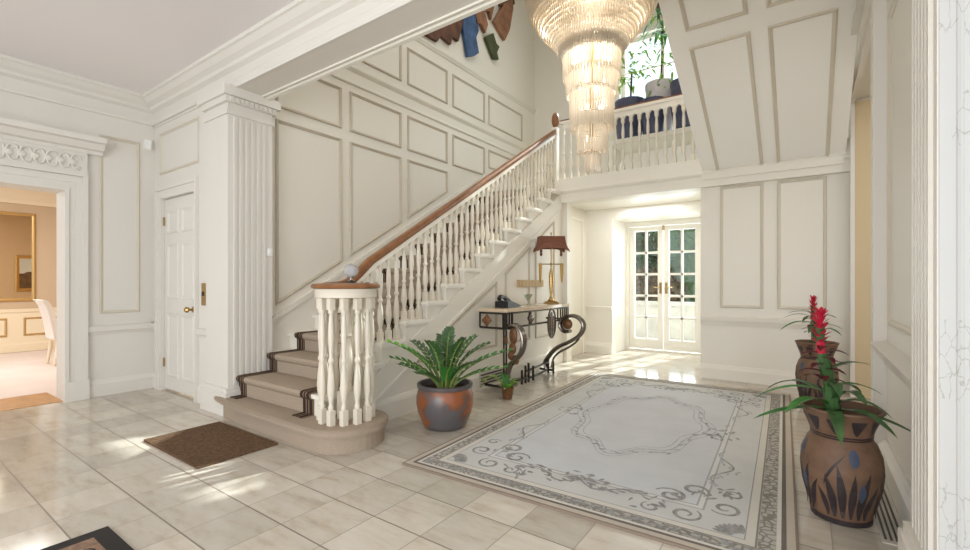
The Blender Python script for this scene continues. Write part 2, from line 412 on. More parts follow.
# pier (left) carrying the beam
PX0, PX1, PY0, PY1, BZ = -4.46, -4.06, 1.93, 2.33, 2.83
def pier(x0, x1, face, name, fmat, front_flutes):
    m = MB(); m.box(x0, x1, PY0, PY1, 0, BZ)
    if front_flutes: m.box(x0+.004, x1-.004, PY0-.004, PY0+.01, .2, 2.6, 1)
    xf = x1 if face > 0 else x0
    for i in range(6):
        y = PY0+.06+i*.052
        m.box(min(xf, xf+face*.012), max(xf, xf+face*.012), y-.013, y+.013, .26, 2.58)
    for (zz0, zz1, pr) in ((0, .2, .035), (.2, .235, .022), (2.60, 2.64, .015), (2.70, 2.75, .03), (2.75, BZ, .055)):
        m.box(x0-pr, x1+pr, PY0-pr, PY1+pr, zz0, zz1)
    for i in range(10):
        y = PY0+.005+i*.042
        m.box(min(xf, xf+face*.045), max(xf, xf+face*.045), y, y+.024, 2.705, 2.745)
    if front_flutes:
        for i in range(7):
            x = x0+.05+i*.055
            m.lathe([(.010, .26), (.010, 2.58)], (x, PY0, 0), 8, 1)
    return S(m, name, fmat)
pier(PX0, PX1, 1, 'column_left', WALLF, False)
pier(.33, .80, -1, 'column_right', [WALLF, CRACKLE], True)
# beam and the wall above it
BF = 2.25
m = MB(); m.box(-6.0, 3.2, 1.99, BF, BZ, ZC+.1); m.box(-4.4, .7, 2.12, BF-.002, ZC+.1, 6.5)
S(m, 'beam', WALLF)
m = MB(); m.box(-4.06, .33, BF-.05, BF-.04, BZ-.012, BZ); m.box(-4.06, .33, BF-.012, BF+.02, BZ-.02, BZ+.1); S(m, 'trim_8', WHITE)
# foyer cornice: lower architrave band, frieze and crown
CROWN = [(0,0),(.02,0),(.028,.02),(.028,.035),(.012,.04),(.012,.13),(.05,.15),(.06,.175),(.10,.20),(.135,.235),(.15,.24),(.15,.27),(0,.27)]
m = MB(); m.run((XL, -3.6, ZC-.27), (XL, YN, ZC-.27), CROWN, (1,0,0)); S(m, 'trim_9', WALLF)
m = MB(); m.run((XL, YN-.01, ZC-.27), (3.2, YN-.01, ZC-.27), CROWN, (0,-1,0)); S(m, 'trim_10', WALLF)

m = MB(); m.run((PX1, 1.992, BZ), (.33, 1.992, BZ), [(0,0),(.02,0),(.03,.02),(.03,.035),(.012,.045),(.012,.07),(.02,.08),(0,.085)], (0,-1,0)); S(m, 'trim_27', WALLF)
# stair wall with its panelling
S(MB().box(XS-.15, XS, 2.15, 7.8, 0, 6.5), 'wall_stair', WALL)
pm = MB()
ys = [(2.44, 3.21), (3.32, 4.12), (4.23, 5.03), (5.15, 5.96), (6.07, 7.14)]
def zst(y): return .324 + (y-2.03)*.585       # pitch line of the stair
for i, (a, b) in enumerate(ys):
    za, zb = max(.3, zst(a)+.36), zst(b)+.36
    if i < 4:
        if za < 2.5:
            poly = [(XS,a,za),(XS,b,min(zb, 2.6)),(XS,b,2.735),(XS,a,2.735)]
            pm.frame(poly, (1,0,0), .034, .02)
    pm.frame(rectx(XS, a, b, 2.85, 3.30), (1,0,0), .034, .02) if i < 4 else pm.frame(rectx(XS, a, b, 3.0, 3.30), (1,0,0), .034, .02)
    pm.frame(rectx(XS, a, b, 3.70, 4.18), (1,0,0), .034, .02)
S(pm, 'trim_11', TAUPE)
m = MB()
m.run((XS, PY1, 3.385), (XS, 7.6, 3.385), [(0,0),(.012,0),(.02,.012),(.02,.03),(.01,.04),(.01,.14),(.02,.15),(.04,.175),(.045,.19),(0,.19)], (1,0,0))
m.run((XS, PY1, 4.34), (XS, 7.6, 4.34), [(0,0),(.01,0),(.02,.02),(.035,.04),(.04,.06),(0,.06)], (1,0,0))
S(m, 'trim_12', WALL)
# sloped skirting on the stair wall
m = MB()
y0, y1 = 2.33, 5.95
z0, z1 = zst(y0)-.20, zst(y1)-.20
m.prism([(XS,y0,z0),(XS,y1,z1),(XS,y1,z1+.42),(XS,y0,z0+.42)], (.02,0,0))
m.prism([(XS,y0,z0+.42),(XS,y1,z1+.42),(XS,y1,z1+.47),(XS,y0,z0+.47)], (.035,0,0))
S(m, 'baseboard_stair', WALL)

# back wall: opening to the garden passage, header, panelled right part
OX0, OX1, OZ, FZ = -2.78, -1.03, 2.28, 2.592
m = MB(); m.box(OX1, XR+.2, YB, YB+.15, 0, FZ-.12); m.box(-2.86, OX0, YB, YB+.15, 0, FZ-.12); m.box(OX0, OX1, YB, YB+.15, OZ, FZ-.12)
S(m, 'wall_back', WALL)
m = MB()
for a, b in ((-.82, -.38), (-.25, .19)): m.frame(recty(YB, a, b, .85, 2.27), (0,-1,0), .032, .016)
S(m, 'trim_13', TAUPE2)
S(MB().run((OX1, YB, .64), (.33, YB, .64), [(0,0),(.01,0),(.02,.03),(.035,.06),(.04,.1),(.03,.11),(0,.11)], (0,-1,0)), 'trim_14', WALL)
S(MB().run((OX1, YB, 0), (.33, YB, 0), BASE, (0,-1,0)), 'baseboard_back', WALL)
# landing slab with fascia
m = MB(); m.box(XS, XR, 5.93, 7.75, FZ-.14, FZ); m.box(XS, -2.86, 5.93, 6.1, 2.28, FZ)
S(m, 'floor_landing', WHITE)
m = MB()
m.run((-2.90, 5.93, FZ-.19), (XR, 5.93, FZ-.19), [(-.05,0),(.012,0),(.03,.02),(.035,.04),(.012,.05),(-.05,.05)], (0,-1,0))
m.box(-2.90, XR, 5.92, 5.99, FZ-.14, FZ+.02); m.box(-2.90, XR, 5.925, 6.0, 2.28, FZ-.19)
S(m, 'trim_15', WALL)
# passage to the french doors
m = MB(); m.box(-3.1, -2.95, 6.15, 7.15, 0, 2.32); S(m, 'wall_passage', mat('passage_beige', (230, 224, 210), .5, .3))
m = MB(); m.box(-3.1, -2.51, 7.1, 7.25, 0, 2.32); m.box(-2.66, -2.51, 7.25, 7.95, 0, 2.32); m.box(-2.51, -.6, 7.1, 7.25, 2.16, 2.32); m.box(-.95, -.8, 6.15, 7.95, 0, 2.32)
m.box(-2.51, -.8, 7.25, 7.95, 2.16, 2.32)
S(m, 'wall_garden', WHITE)
S(MB().box(-3.1, -.8, 6.15, 7.3, 2.32, 2.45), 'ceiling_passage', WHITE)
m = MB()
m.box(-2.95, -2.93, 6.30, 6.95, 2.12, 2.16); m.box(-2.95, -2.93, 6.30, 6.34, 0, 2.12); m.box(-2.95, -2.93, 6.91, 6.95, 0, 2.12)
m.run((-2.95, 7.1, .7), (-2.51, 7.1, .7), [(0,0),(.02,0),(.025,.05),(0,.06)], (0,-1,0)); m.run((-2.95, 7.1, 0), (-2.51, 7.1, 0), BASE, (0,-1,0))
S(m, 'trim_16', WHITE)
# french doors
FY = 7.8
m = MB(); m.box(-2.51, -2.46, FY-.03, FY+.06, .02, 2.08); m.box(-1.33, -.95, FY-.03, FY+.06, .02, 2.08); m.box(-2.51, -.95, FY-.03, FY+.06, 2.08, 2.159); m.box(-2.51, -.95, FY-.02, FY+.08, -.01, .02)
S(m, 'trim_17', WHITE)
def french(x0, x1, name):
    m = MB(); st = .085; zb, zt = .03, 2.075; py0, py1 = .20, 2.0
    m.box(x0, x0+st, FY, FY+.045, zb, zt); m.box(x1-st, x1, FY, FY+.045, zb, zt); m.box(x0+st, x1-st, FY, FY+.045, zb, py0); m.box(x0+st, x1-st, FY, FY+.045, py1, zt)
    xm = (x0+x1)/2; m.box(xm-.018, xm+.018, FY+.006, FY+.04, py0, py1)
    for i in range(1, 5):
        z = py0+(py1-py0)*i/5; m.box(x0+st, x1-st, FY+.006, FY+.04, z-.018, z+.018)
    d = S(m, name, WHITE)
    g = MB(); g.box(x0+st, x1-st, FY+.02, FY+.024, py0, py1); g.build('glass', GLASS, d)
    return d
da = french(-2.455, -1.905, 'door_2'); db = french(-1.895, -1.335, 'door_3')
for dd, x, s in ((da, -1.945, -1), (db, -1.855, 1)):
    h = MB(); h.box(x-.018, x+.018, FY-.012, FY, .96, 1.14); h.tube([(x, FY-.01, 1.06), (x, FY-.05, 1.06), (x+s*.1, FY-.05, 1.06)], .009, 8); h.build('handle', BRASS, dd)
h = MB(); h.box(-1.915, -1.885, FY-.02, FY, 2.0, 2.09); h.build('bolt', BRASS, db)

# right wall: cased opening, dado wall
m = MB(); m.box(XR, XR+.22, PY1, 3.75, 0, 6.5); m.box(XR, XR+.22, 3.75, 5.88, 2.98, 6.5); m.box(XR, XR+.22, 5.88, 7.8, 0, 6.5)
S(m, 'wall_right', WALLF)
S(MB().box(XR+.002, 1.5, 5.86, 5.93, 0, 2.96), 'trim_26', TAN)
m = MB()
m.box(.345, XR, 3.68, 3.80, 0, 2.97); m.box(.375, XR, 5.84, 5.98, 0, 2.97); m.box(.345, XR, 3.68, 5.98, 2.97, 3.12)
m.box(.37, XR, 3.80, 3.84, 0, 2.94); m.box(.37, XR, 3.80, 5.84, 2.94, 2.97)
m.box(.30, XR, 3.66, 5.99, 3.12, 3.16)
S(m, 'trim_18', WALLF)
m = MB(); m.frame(rectx(XR, 2.45, 3.52, .90, 2.7), (-1,0,0), .034, .018); S(m, 'trim_19', TAUPE2)
S(MB().run((XR, PY1, .65), (XR, 3.68, .65), [(0,0),(.012,0),(.02,.03),(.05,.06),(.07,.10),(.08,.125),(.0,.14)], (-1,0,0)), 'trim_20', WALLF)
S(MB().run((XR, 2.62, 0), (XR, 3.68, 0), [(0,0),(.03,0),(.03,.11),(.042,.125),(.042,.16),(.025,.175),(.012,.20),(0,.20)], (-1,0,0)), 'baseboard_right', WALLF)
# side room seen through the opening
m = MB(); m.box(XR+.2, 3.2, 6.3, 6.45, 0, 3.1); S(m, 'wall_side_room', TAN)
m = MB(); m.box(3.2, 3.35, 2.3, 6.45, 0, 3.1); S(m, 'wall_side_room_end', TAN)
S(MB().box(XR+.2, 3.35, 2.3, 6.45, 3.06, 3.2), 'ceiling_side_room', CEIL)

# underside of the upper flight
SL = .515
def sof(x, y): return (x, y, 2.43+(6.0-y)*SL)
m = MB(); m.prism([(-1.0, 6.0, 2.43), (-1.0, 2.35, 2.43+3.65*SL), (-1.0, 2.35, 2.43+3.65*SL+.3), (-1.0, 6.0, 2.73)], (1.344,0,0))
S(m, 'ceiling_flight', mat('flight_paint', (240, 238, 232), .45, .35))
m = MB()
nn = (0, -SL, -1)
for a, b in ((-.85, -.375), (-.25, .21)):
    for y0, y1 in ((4.40, 5.95), (2.9, 4.25)):
        m.frame([sof(a, y1), sof(b, y1), sof(b, y0), sof(a, y0)], nn, .034, .018)
S(m, 'trim_21', TAUPE2)
m = MB(); m.box(-1.0, .325, 5.90, 6.0, 2.36, 2.44); S(m, 'trim_22', WALL)

# upstairs back wall with the window
UY = 7.6; WX0, WX1, WZ0, WZ1 = -2.55, -.85, 3.5, 5.22
m = MB(); m.box(-4.35, WX0, UY, UY+.2, FZ, 6.5); m.box(WX1, .6, UY, UY+.2, FZ, 6.5); m.box(WX0, WX1, UY, UY+.2, FZ, WZ0); m.box(WX0, WX1, UY, UY+.2, WZ1, 6.5)
S(m, 'wall_landing', WALL)
m = MB()
m.box(WX0, WX1, UY+.08, UY+.14, WZ0, WZ0+.06); m.box(WX0, WX1, UY+.08, UY+.14, WZ1-.06, WZ1)
for x in (WX0, WX0+.64, WX0+1.30, WX1-.06): m.box(x, x+.06, UY+.08, UY+.14, WZ0, WZ1)
for z in (4.1, 4.66): m.box(WX0, WX1, UY+.095, UY+.125, z, z+.025)
m.box(WX0-.1, WX0, UY-.03, UY, WZ0-.1, WZ1+.1); m.box(WX1, WX1+.1, UY-.03, UY, WZ0-.1, WZ1+.1); m.box(WX0-.1, WX1+.1, UY-.03, UY, WZ1, WZ1+.12); m.box(WX0-.14, WX1+.14, UY-.12, UY+.08, WZ0-.06, WZ0)
win = S(m, 'window_1', WHITE)
g = MB(); g.box(WX0, WX1, UY+.105, UY+.11, WZ0+.05, WZ1-.05); g.build('glass', GLASS, win)
# dining room beyond the doorway
S(MB().box(-11.0, -6.06, -2.5, 4.2, -.12, -.005), 'floor_dining', DCARPET)
S(MB().box(-6.45, XL-.01, DY0, DY1, -.1, .004), 'floor_threshold', OAK)
DX = -10.6
S(MB().box(DX-.15, DX, -2.5, 4.2, 0, 2.9), 'wall_dining_far', TANWALL)
S(MB().box(-11, -6.08, 4.2, 4.35, 0, 2.9), 'wall_dining_end', TANWALL)
m = MB(); m.box(-6.09, -6.08, DY1+.15, 4.2, 0, 2.9); m.box(-6.09, -6.08, -2.5, DY0-.15, 0, 2.9); S(m, 'wall_dining_near', TANWALL)
S(MB().box(-11, -6.08, -2.5, 4.2, 2.78, 2.9), 'ceiling_dining', CREAM)
S(MB().run((DX, -2.5, 2.44), (DX, 4.2, 2.44), [(0,0),(.03,0),(.05,.05),(.12,.12),(.2,.22),(.24,.3),(.24,.34),(0,.34)], (1,0,0)), 'trim_24', CREAM)
m = MB(); m.box(DX, DX+.02, -2.5, 4.2, 0, .66); m.run((DX, -2.5, .62), (DX, 4.2, .62), DADO, (1,0,0)); m.run((DX, -2.5, 0), (DX, 4.2, 0), BASE, (1,0,0))
for y in (-.2, .55, 1.3, 2.05, 2.8): m.frame(rectx(DX+.02, y-.28, y+.28, .26, .56), (1,0,0), .03, .014, 1)
S(m, 'trim_25', [CREAM, GOLD])

# garden outside
S(MB().box(-9, 6, 7.95, 22, -.16, -.03), 'ground', PAVE)
def leafy(name, c, r, n, mt, label, cat, size=.09, trunk=False):
    m = MB()
    for i in range(n):
        while True:
            p = Vector([random.uniform(-1, 1) for _ in range(3)])
            if .25 < p.length < 1: break
        q = Vector((c[0]+p.x*r[0], c[1]+p.y*r[1], c[2]+p.z*r[2]))
        a = Vector([random.uniform(-1, 1) for _ in range(3)]).normalized(); b = a.cross(Vector((0.3,.2,1))).normalized(); s = size*random.uniform(.6, 1.4)
        m.face([q-a*s, q+b*s*.5, q+a*s, q-b*s*.5], 0)
    if n > 500: m.sphere(c, 1., 14, 10, 0, (r[0]*.78, r[1]*.7, r[2]*.85))
    if trunk: m.tube([(c[0], c[1], 0), (c[0]+.05, c[1], c[2])], [.12, .08], 8, 1)
    o = m.build(name, [mt, STEMB]); return tag(o, label, cat)
HL = [mat('hedge_dark', (44, 66, 40), .8, .2, noise=.5, nscale=5), mat('hedge_mid', (84, 112, 58), .8, .2, noise=.5, nscale=5), mat('hedge_brown', (104, 84, 60), .8, .2, noise=.5, nscale=5)]
leafy('hedge', (-4.5, 12.4, 1.5), (1.75, .8, 1.75), 3200, HL[0], 'dark green clipped hedge seen through the left french door', 'hedge', .07)
leafy('garden_tree', (-2.3, 13.2, 2.1), (1.7, .8, 1.9), 3200, HL[1], 'lighter leafy tree in the garden seen through the right french door', 'tree', .1, True)
leafy('shrub', (-3.05, 11.2, .75), (.9, .5, .75), 1400, HL[2], 'brownish shrub low in the garden behind the french doors', 'shrub')
m = MB(); m.box(-5.5, .5, 9.9, 10.1, -.03, .66); m.box(-5.55, .55, 9.85, 10.15, .66, .74)
S(m, 'wall_terrace', STONE)

# ------------------------------------------------------------------ staircase
RISE, GO = .162, .277
def ry(k): return 2.03 + (k-2)*GO       # y of riser k (k >= 2)
BX = -2.86                              # face of the outer string
NC = (-2.72, 2.12)                      # centre of the curtail end
stair = thing('staircase', 'white painted staircase with a carpeted round-ended bottom step, rising along the panelled wall', 'staircase', (-3.5, 1.85, 0))
def under(o, p):
    o.parent = p; o.matrix_parent_inverse = Matrix.Translation(-Vector(p.location)); return o
def curtail(ins, z0, z1):
    R = .30-ins; y0 = NC[1]-R
    pts = [(-4.44, 2.03), (-4.44, 1.995), (-4.54+ins, 1.995), (-4.49+ins, 1.955+ins)]
    pts += [(-4.49+1.0*t, y0+(1.955-1.82)*(1-t)**2) for t in (.15, .3, .45, .6, .8, 1.)]
    pts += [(NC[0]+R*math.cos(a), NC[1]+R*math.sin(a)) for a in [-PI/2+PI*1.0*i/18 for i in range(19)]]
    pts += [(BX-.02, NC[1]+R), (BX-.02, 2.06), ]
    return [(x, y, z0) for x, y in pts], (0,0,z1-z0)
m = MB(); p, v = curtail(.03, 0, RISE-.045); m.prism(p, v)
for ins, a, b in ((.018, RISE-.052, RISE-.044), (.004, RISE-.046, RISE-.036), (0, RISE-.037, RISE-.012), (.006, RISE-.014, RISE-.004), (.016, RISE-.006, RISE)):
    p, v = curtail(ins, a, b); m.prism(p, v)
o = under(m.build('step', CARPET), stair); o['label'] = 'carpeted bottom step with a rounded end'
for k in range(2, 17):
    m = MB(); y = ry(k)
    if k < 16:
        m.box((XS+.02 if k > 3 else PX1), BX-.006, y, y+.02, (k-1)*RISE-.03, k*RISE-.03)
        m.box((XS+.02 if k > 2 else PX1), BX+.035, y-.028, ry(k+1)+.005, k*RISE-.03, k*RISE)
        m.box(BX, BX+.02, y-.01, ry(k+1), k*RISE-.045, k*RISE-.03)
    else:
        m.box(XS+.02, BX-.006, y, y+.02, (k-1)*RISE, FZ-.002)
    under(m.build('step', WHITE), stair)
# outer string and panelled spandrel below the flight
def pitch(y): return .324+(y-2.03)*RISE/GO
m = MB()
m.box(BX-.04, BX, 2.06, ry(3)-.003, 0, 2*RISE-.031)
for k in range(3, 17):
    m.box(BX-.04, BX, ry(k)-.003, (ry(k+1)-.003 if k < 16 else 5.99), 0, min(k*RISE-.031, 2.28))
ya, yb = 2.45, 5.97
m.prism([(BX, ya, pitch(ya)-.40), (BX, yb, pitch(yb)-.40), (BX, yb, pitch(yb)-.20), (BX, ya, pitch(ya)-.20)], (.018,0,0))
m.prism([(BX, ya, pitch(ya)-.43), (BX, yb, pitch(yb)-.43), (BX, yb, pitch(yb)-.40), (BX, ya, pitch(ya)-.40)], (.028,0,0))
m.run((BX, 2.40, 0), (BX, 5.98, 0), [(0,0),(.025,0),(.025,.14),(.02,.16),(.01,.185),(0,.185)], (1,0,0))
under(m.build('string', WALL), stair)
m = MB()
for a, b in ((3.0, 4.30), (4.47, 5.05), (5.20, 5.74)):
    za, zb = pitch(a)-.50, pitch(b)-.50
    z0 = .42
    m.frame([(BX, a, z0), (BX, b, z0), (BX, b, zb), (BX, a, max(za, z0+.06))], (1,0,0), .03, .016)
under(m.build('panel_moulding', TAUPE), stair)

# carpet runner
R0, R1, RB = -4.05, -2.97, .13
runner = thing('stair_runner', 'beige stair carpet with dark striped borders running up the white steps', 'carpet', (-3.5, 1.9, .162))
path = [(1.93, RISE+.004), (ry(2)-.006, RISE+.004)]
for k in range(2, 16):
    y = ry(k); z = k*RISE
    path += [(y-.008, z-.05), (y-.030, z-.032), (y-.036, z-.012), (y-.028, z+.005), (y, z+.009), (ry(k+1)-.008, z+.009)]
path += [(ry(16)-.008, FZ-.03)]
def strip(x0, x1, name, mt, pth):
    m = MB()
    m.rings([[(x0, y, z), (x1, y, z)] for y, z in pth], closed=False)
    o = under(m.build(name, mt, None, False), runner)
    md = o.modifiers.new('thick', 'SOLIDIFY'); md.thickness = .006; md.offset = 0
    return o
strip(R0+RB, R1-RB, 'pile', CARPET, path[1:])
o = strip(R0, R0+RB, 'border', BORDER, path); o['label'] = 'dark striped border along the wall'
o = strip(R1-RB, R1, 'border', BORDER, path); o['label'] = 'dark striped border along the balusters'

# ------------------------------------------------------------------ balustrades
def baluster_bm(h=.8, n=10):
    m = MB(); q = .021
    m.box(-q, q, -q, q, 0, .12); m.box(-q, q, -q, q, h-.10, h)
    pr = [(.017, .12), (.022, .135), (.014, .15), (.017, .17), (.025, .215), (.027, .25), (.022, .31), (.014, .37), (.012, .385), (.02, .395), (.02, .41), (.012, .42), (.015, .46), (.021, .53), (.020, .58), (.014, .655), (.013, .67), (.021, .68), (.017, .695)]
    s = (h-.10-.12)/(.695-.12)
    m.lathe([(r, .12+(z-.12)*s) for r, z in pr], (0,0,0), n)
    return m
bal = thing('stair_balustrade', 'white turned stair balustrade with a brown wooden handrail ending in a round newel', 'balustrade', (NC[0], NC[1], RISE))
HX = -2.915
def railz(y): return pitch(y) + .745      # top of the handrail
proto = None
def place_bal(parent, x, y, z, ztop):
    global proto
    if proto is None:
        proto = baluster_bm(1.).build('baluster', BALW, None, True); o = proto
    else:
        o = proto.copy(); COL.objects.link(o)
    o.parent = parent; o.location = Vector((x, y, z)) - parent.location; o.scale = (1, 1, ztop-z)
    return o
for k in range(2, 16):
    for j in range(3):
        y = ry(k)+.035+j*GO/3
        place_bal(bal, HX, y, k*RISE, railz(y)-.075)
for i in range(12):
    a = 2*PI*i/12+.3
    place_bal(bal, NC[0]+.175*math.cos(a), NC[1]+.175*math.sin(a), RISE, 1.045)
m = MB(); m.box(-.045, .045, -.045, .045, 0, .2); m.lathe([(.045,.2),(.05,.22),(.036,.25),(.045,.32),(.05,.4),(.034,.55),(.03,.58),(.045,.6),(.036,.62),(.04,.74),(.032,.84),(.045,.86),(.05,.89)], seg=14)
o = m.build('newel_post', BALW, bal, True); o.location = (0,0,0)
m = MB(); m.lathe([(.20,.875),(.215,.88),(.215,.93),(.222,.94)], seg=32); o = m.build('collar', BALW, bal, True)
m = MB(); m.lathe([(.215,.94),(.236,.945),(.242,.958),(.236,.972),(.2,.98),(.05,.982)], seg=32)
o = m.build('newel_cap', WOOD, bal, True)
# wooden handrail and the white fillet under it
def hr(path, prof, name, mt):
    m = MB(); rings = []
    P = [Vector(p) for p in path]
    for i, p in enumerate(P):
        t = (P[min(i+1, len(P)-1)]-P[max(i-1, 0)]).normalized(); s = t.cross(Vector((0,0,1))).normalized(); u = s.cross(t)
        rings.append([p + s*a + u*b for a, b in prof])
    m.rings(rings); return m.build(name, mt, None, False)
RP = [(-.032,-.05),(-.032,-.035),(-.036,-.02),(-.03,0),(-.015,.008),(.015,.008),(.03,0),(.036,-.02),(.032,-.035),(.032,-.05)]
FP = [(-.024,-.09),(-.024,-.05),(.024,-.05),(.024,-.09)]
hp = cr([(NC[0]-.08, NC[1]-.16, 1.135), (NC[0]-.19, NC[1]-.05, 1.138), (HX, 2.28, 1.17), (HX, 2.5, railz(2.5))], 6) + [(HX, 5.2, railz(5.2)), (HX, 5.86, railz(5.86))]
under(hr(hp, RP, 'handrail', WOOD), bal)
under(hr([(HX, 2.3, 1.19), (HX, 2.5, railz(2.5)), (HX, 5.86, railz(5.86))], FP, 'fillet', WHITE), bal)
m = MB(); m.lathe([(.03,0),(.032,.01),(.012,.02),(.012,.045)], seg=12)
o = m.build('finial_stem', STEEL, bal, True); o.location = (.03, .02, .982)
bm_ = MB(); bmesh.ops.create_icosphere(bm_.bm, subdivisions=2, radius=.052)
o = bm_.build('finial', mat('cut_crystal', (232, 234, 238), .05, .8, trans=.6), bal); o.location = (.03, .02, 1.07); o['label'] = 'faceted crystal ball finial'

land = thing('landing_balustrade', 'white landing balustrade with arched tops above the opening to the garden doors', 'balustrade', (-1.9, 5.965, FZ))
LY = 5.965; LT = 3.45
nb = 30; sp = .107; lx0 = -2.82
for i in range(nb): place_bal(land, lx0+i*sp, LY, FZ+.02, LT-.12)
m = MB(); m.box(-2.9, XR, LY-.04, LY+.04, FZ, FZ+.025); under(m.build('bottom_rail', WHITE), land)
m = MB()
for i in range(nb-1):
    xa, xb = lx0+i*sp, lx0+(i+1)*sp; xm = (xa+xb)/2; r = .036; zs = LT-.17; zt = LT-.05
    arc = [(xm-r*math.cos(PI*j/8), zs+ 1.6*r*math.sin(PI*j/8)) for j in range(9)]
    m.prism([(x, LY-.02, z) for x, z in [(xa, zs)]+arc[:5]+[(xm, zt), (xa, zt)]], (0,.04,0))
    m.prism([(x, LY-.02, z) for x, z in arc[4:]+[(xb, zs), (xb, zt), (xm, zt)]], (0,.04,0))
under(m.build('arched_frieze', WHITE), land)
m = MB(); m.box(-2.9, XR, LY-.035, LY+.035, LT-.05, LT-.012); under(m.build('top_rail', WHITE), land)
m = MB(); m.box(-2.86, XR, LY-.03, LY+.03, LT-.012, LT+.008); under(m.build('handrail', WOOD), land)
m = MB(); m.sphere((HX, LY-.07, LT+.01), .11, 16, 10, sq=(.5,.5,1)); o = under(m.build('newel_cap', WOOD, None, True), land)
m = MB(); m.box(HX-.04, HX+.04, LY-.11, LY-.03, FZ-.16, LT-.10); under(m.build('newel_post', WHITE), land)

# ------------------------------------------------------------------ chandelier
CHX, CHY = -1.65, 4.10
ch = thing('chandelier', 'large tiered crystal chandelier hanging in the stairwell', 'chandelier', (CHX, CHY, 2.17))
def cloc(z): return z-2.17
tiers = []   # radius, z bottom, z top, spacing, rod radius
tiers += [(.035, 2.20, 2.36, .024, .008), (.066, 2.18, 2.37, .024, .008), (.09, 2.36, 2.5, .024, .008), (.137, 2.37, 2.62, .024, .0085), (.165, 2.60, 2.72, .026, .009), (.197, 2.58, 2.95, .026, .0095), (.232, 2.90, 3.13, .027, .010), (.262, 3.06, 3.30, .028, .010)]
BOWL = [(.272, 3.27), (.30, 3.31), (.36, 3.40), (.425, 3.475), (.50, 3.565), (.56, 3.65), (.592, 3.72), (.61, 3.79)]
n = 21
for i in range(n):
    t = i/(n-1)*(len(BOWL)-1); q = min(len(BOWL)-2, int(t)); t -= q
    r = BOWL[q][0]+(BOWL[q+1][0]-BOWL[q][0])*t; z = BOWL[q][1]+(BOWL[q+1][1]-BOWL[q][1])*t
    tiers.append((r, z, z+.085, .0235, .0105))
tiers += [(.622, 3.83, 3.98, .024, .011), (.62, 3.95, 4.1, .024, .011), (.60, 4.06, 4.2, .026, .011)]
rods = []
for r, z0, z1, sp_, rr in tiers:
    c = max(8, int(2*PI*r/sp_))
    for i in range(c):
        a = 2*PI*i/c + r*7
        rods.append((r*math.cos(a), r*math.sin(a), z0+random.uniform(-.006, .006), z1, rr))
def rod_bm(m, x, y, z0, z1, rr):
    m.rings([[(x+q*math.cos(2*PI*j/6), y+q*math.sin(2*PI*j/6), z) for j in range(6)] for q, z in ((rr*.25, z0), (rr, z0+rr*1.5), (rr, z1-.01), (rr*.4, z1))])
# the hundred rods that show largest: outermost faces of the lower tiers, towards the viewer
cam = Vector((0, 0, 1.15)) - Vector((CHX, CHY, 2.17))
def score(q):
    x, y, z0, z1, rr = q
    v = Vector((x, y, 0)); f = v.normalized().dot(Vector((cam.x, cam.y, 0)).normalized())
    return (z1-z0)*rr*(1 if f > .05 else .01)
order = sorted(range(len(rods)), key=lambda i: -score(rods[i]))
near = set(order[:100])
share = {}
for i in sorted(near):
    x, y, z0, z1, rr = rods[i]
    key = (round(z1-z0, 2), rr)
    if key not in share:
        m = MB(); rod_bm(m, 0, 0, 0, key[0], rr); o = m.build('crystal_rod', CRYSTAL, ch); share[key] = o
    else:
        o = share[key].copy(); COL.objects.link(o); o.parent = ch
    o.location = (x, y, cloc(z0))
m = MB()
for i, q in enumerate(rods):
    if i not in near: rod_bm(m, q[0], q[1], cloc(q[2]), cloc(q[3]), q[4])
o = m.build('crystal_drops', CRYSTAL, ch); o['kind'] = 'stuff'
m = MB()
for r, z0, z1, _, _ in tiers:
    m.tube([(r*math.cos(2*PI*i/32), r*math.sin(2*PI*i/32), cloc(z1)) for i in range(33)], .006, 6)
m.lathe([(.02, cloc(2.4)), (.02, cloc(6.45))], seg=10); m.lathe([(.6, cloc(4.2)), (.6, cloc(4.215))], seg=32)
m.lathe([(.02, cloc(6.3)), (.14, cloc(6.45)), (.15, cloc(6.5))], seg=24)
m.build('frame', BRASS, ch)
b0 = None
for z, r, c in ((2.30, .0, 1), (2.5, .05, 3), (2.78, .09, 4), (3.02, .12, 4), (3.28, .18, 8), (3.50, .28, 10), (3.68, .36, 14), (3.86, .46, 18)):
    for i in range(c):
        a = 2*PI*i/c
        if b0 is None:
            m = MB(); m.sphere((0,0,0), .02, 8, 6, sq=(1,1,1.4)); b0 = o = m.build('bulb', BULB, ch)
        else:
            o = b0.copy(); COL.objects.link(o)
        o.location = (r*math.cos(a), r*math.sin(a), cloc(z))

# ------------------------------------------------------------------ console table
TX0, TX1, TY0, TY1, TZ = -2.815, -2.47, 3.88, 5.42, .84
con = thing('console_table', 'scrolled wrought iron console table with a pale marble top against the stair panelling', 'console table', (-2.64, 4.65, 0))
m = MB()
tp = [(TX0, TY0), (TX1-.03, TY0), (TX1, TY0+.03)] + [(TX1+.035*math.sin(PI*i/10), TY0+.25+(TY1-TY0-.5)*i/10) for i in range(11)] + [(TX1, TY1-.03), (TX1-.03, TY1), (TX0, TY1)]
m.prism([(x, y, TZ) for x, y in tp], (0,0,.035)); under(m.build('marble_top', MARBLETOP), con)
m = MB()
def bar(a, b, r=.012): m.tube([a, b], r, 6)
for z in (TZ-.012, TZ-.165):
    bar((TX0+.01, TY0+.02, z), (TX1-.02, TY0+.02, z)); bar((TX1-.02, TY0+.02, z), (TX1-.02, TY1-.02, z)); bar((TX0+.01, TY1-.02, z), (TX1-.02, TY1-.02, z))
for x in (TX0+.01, TX0+.30, TX1-.02): bar((x, TY0+.02, TZ), (x, TY0+.02, TZ-.165), .011)
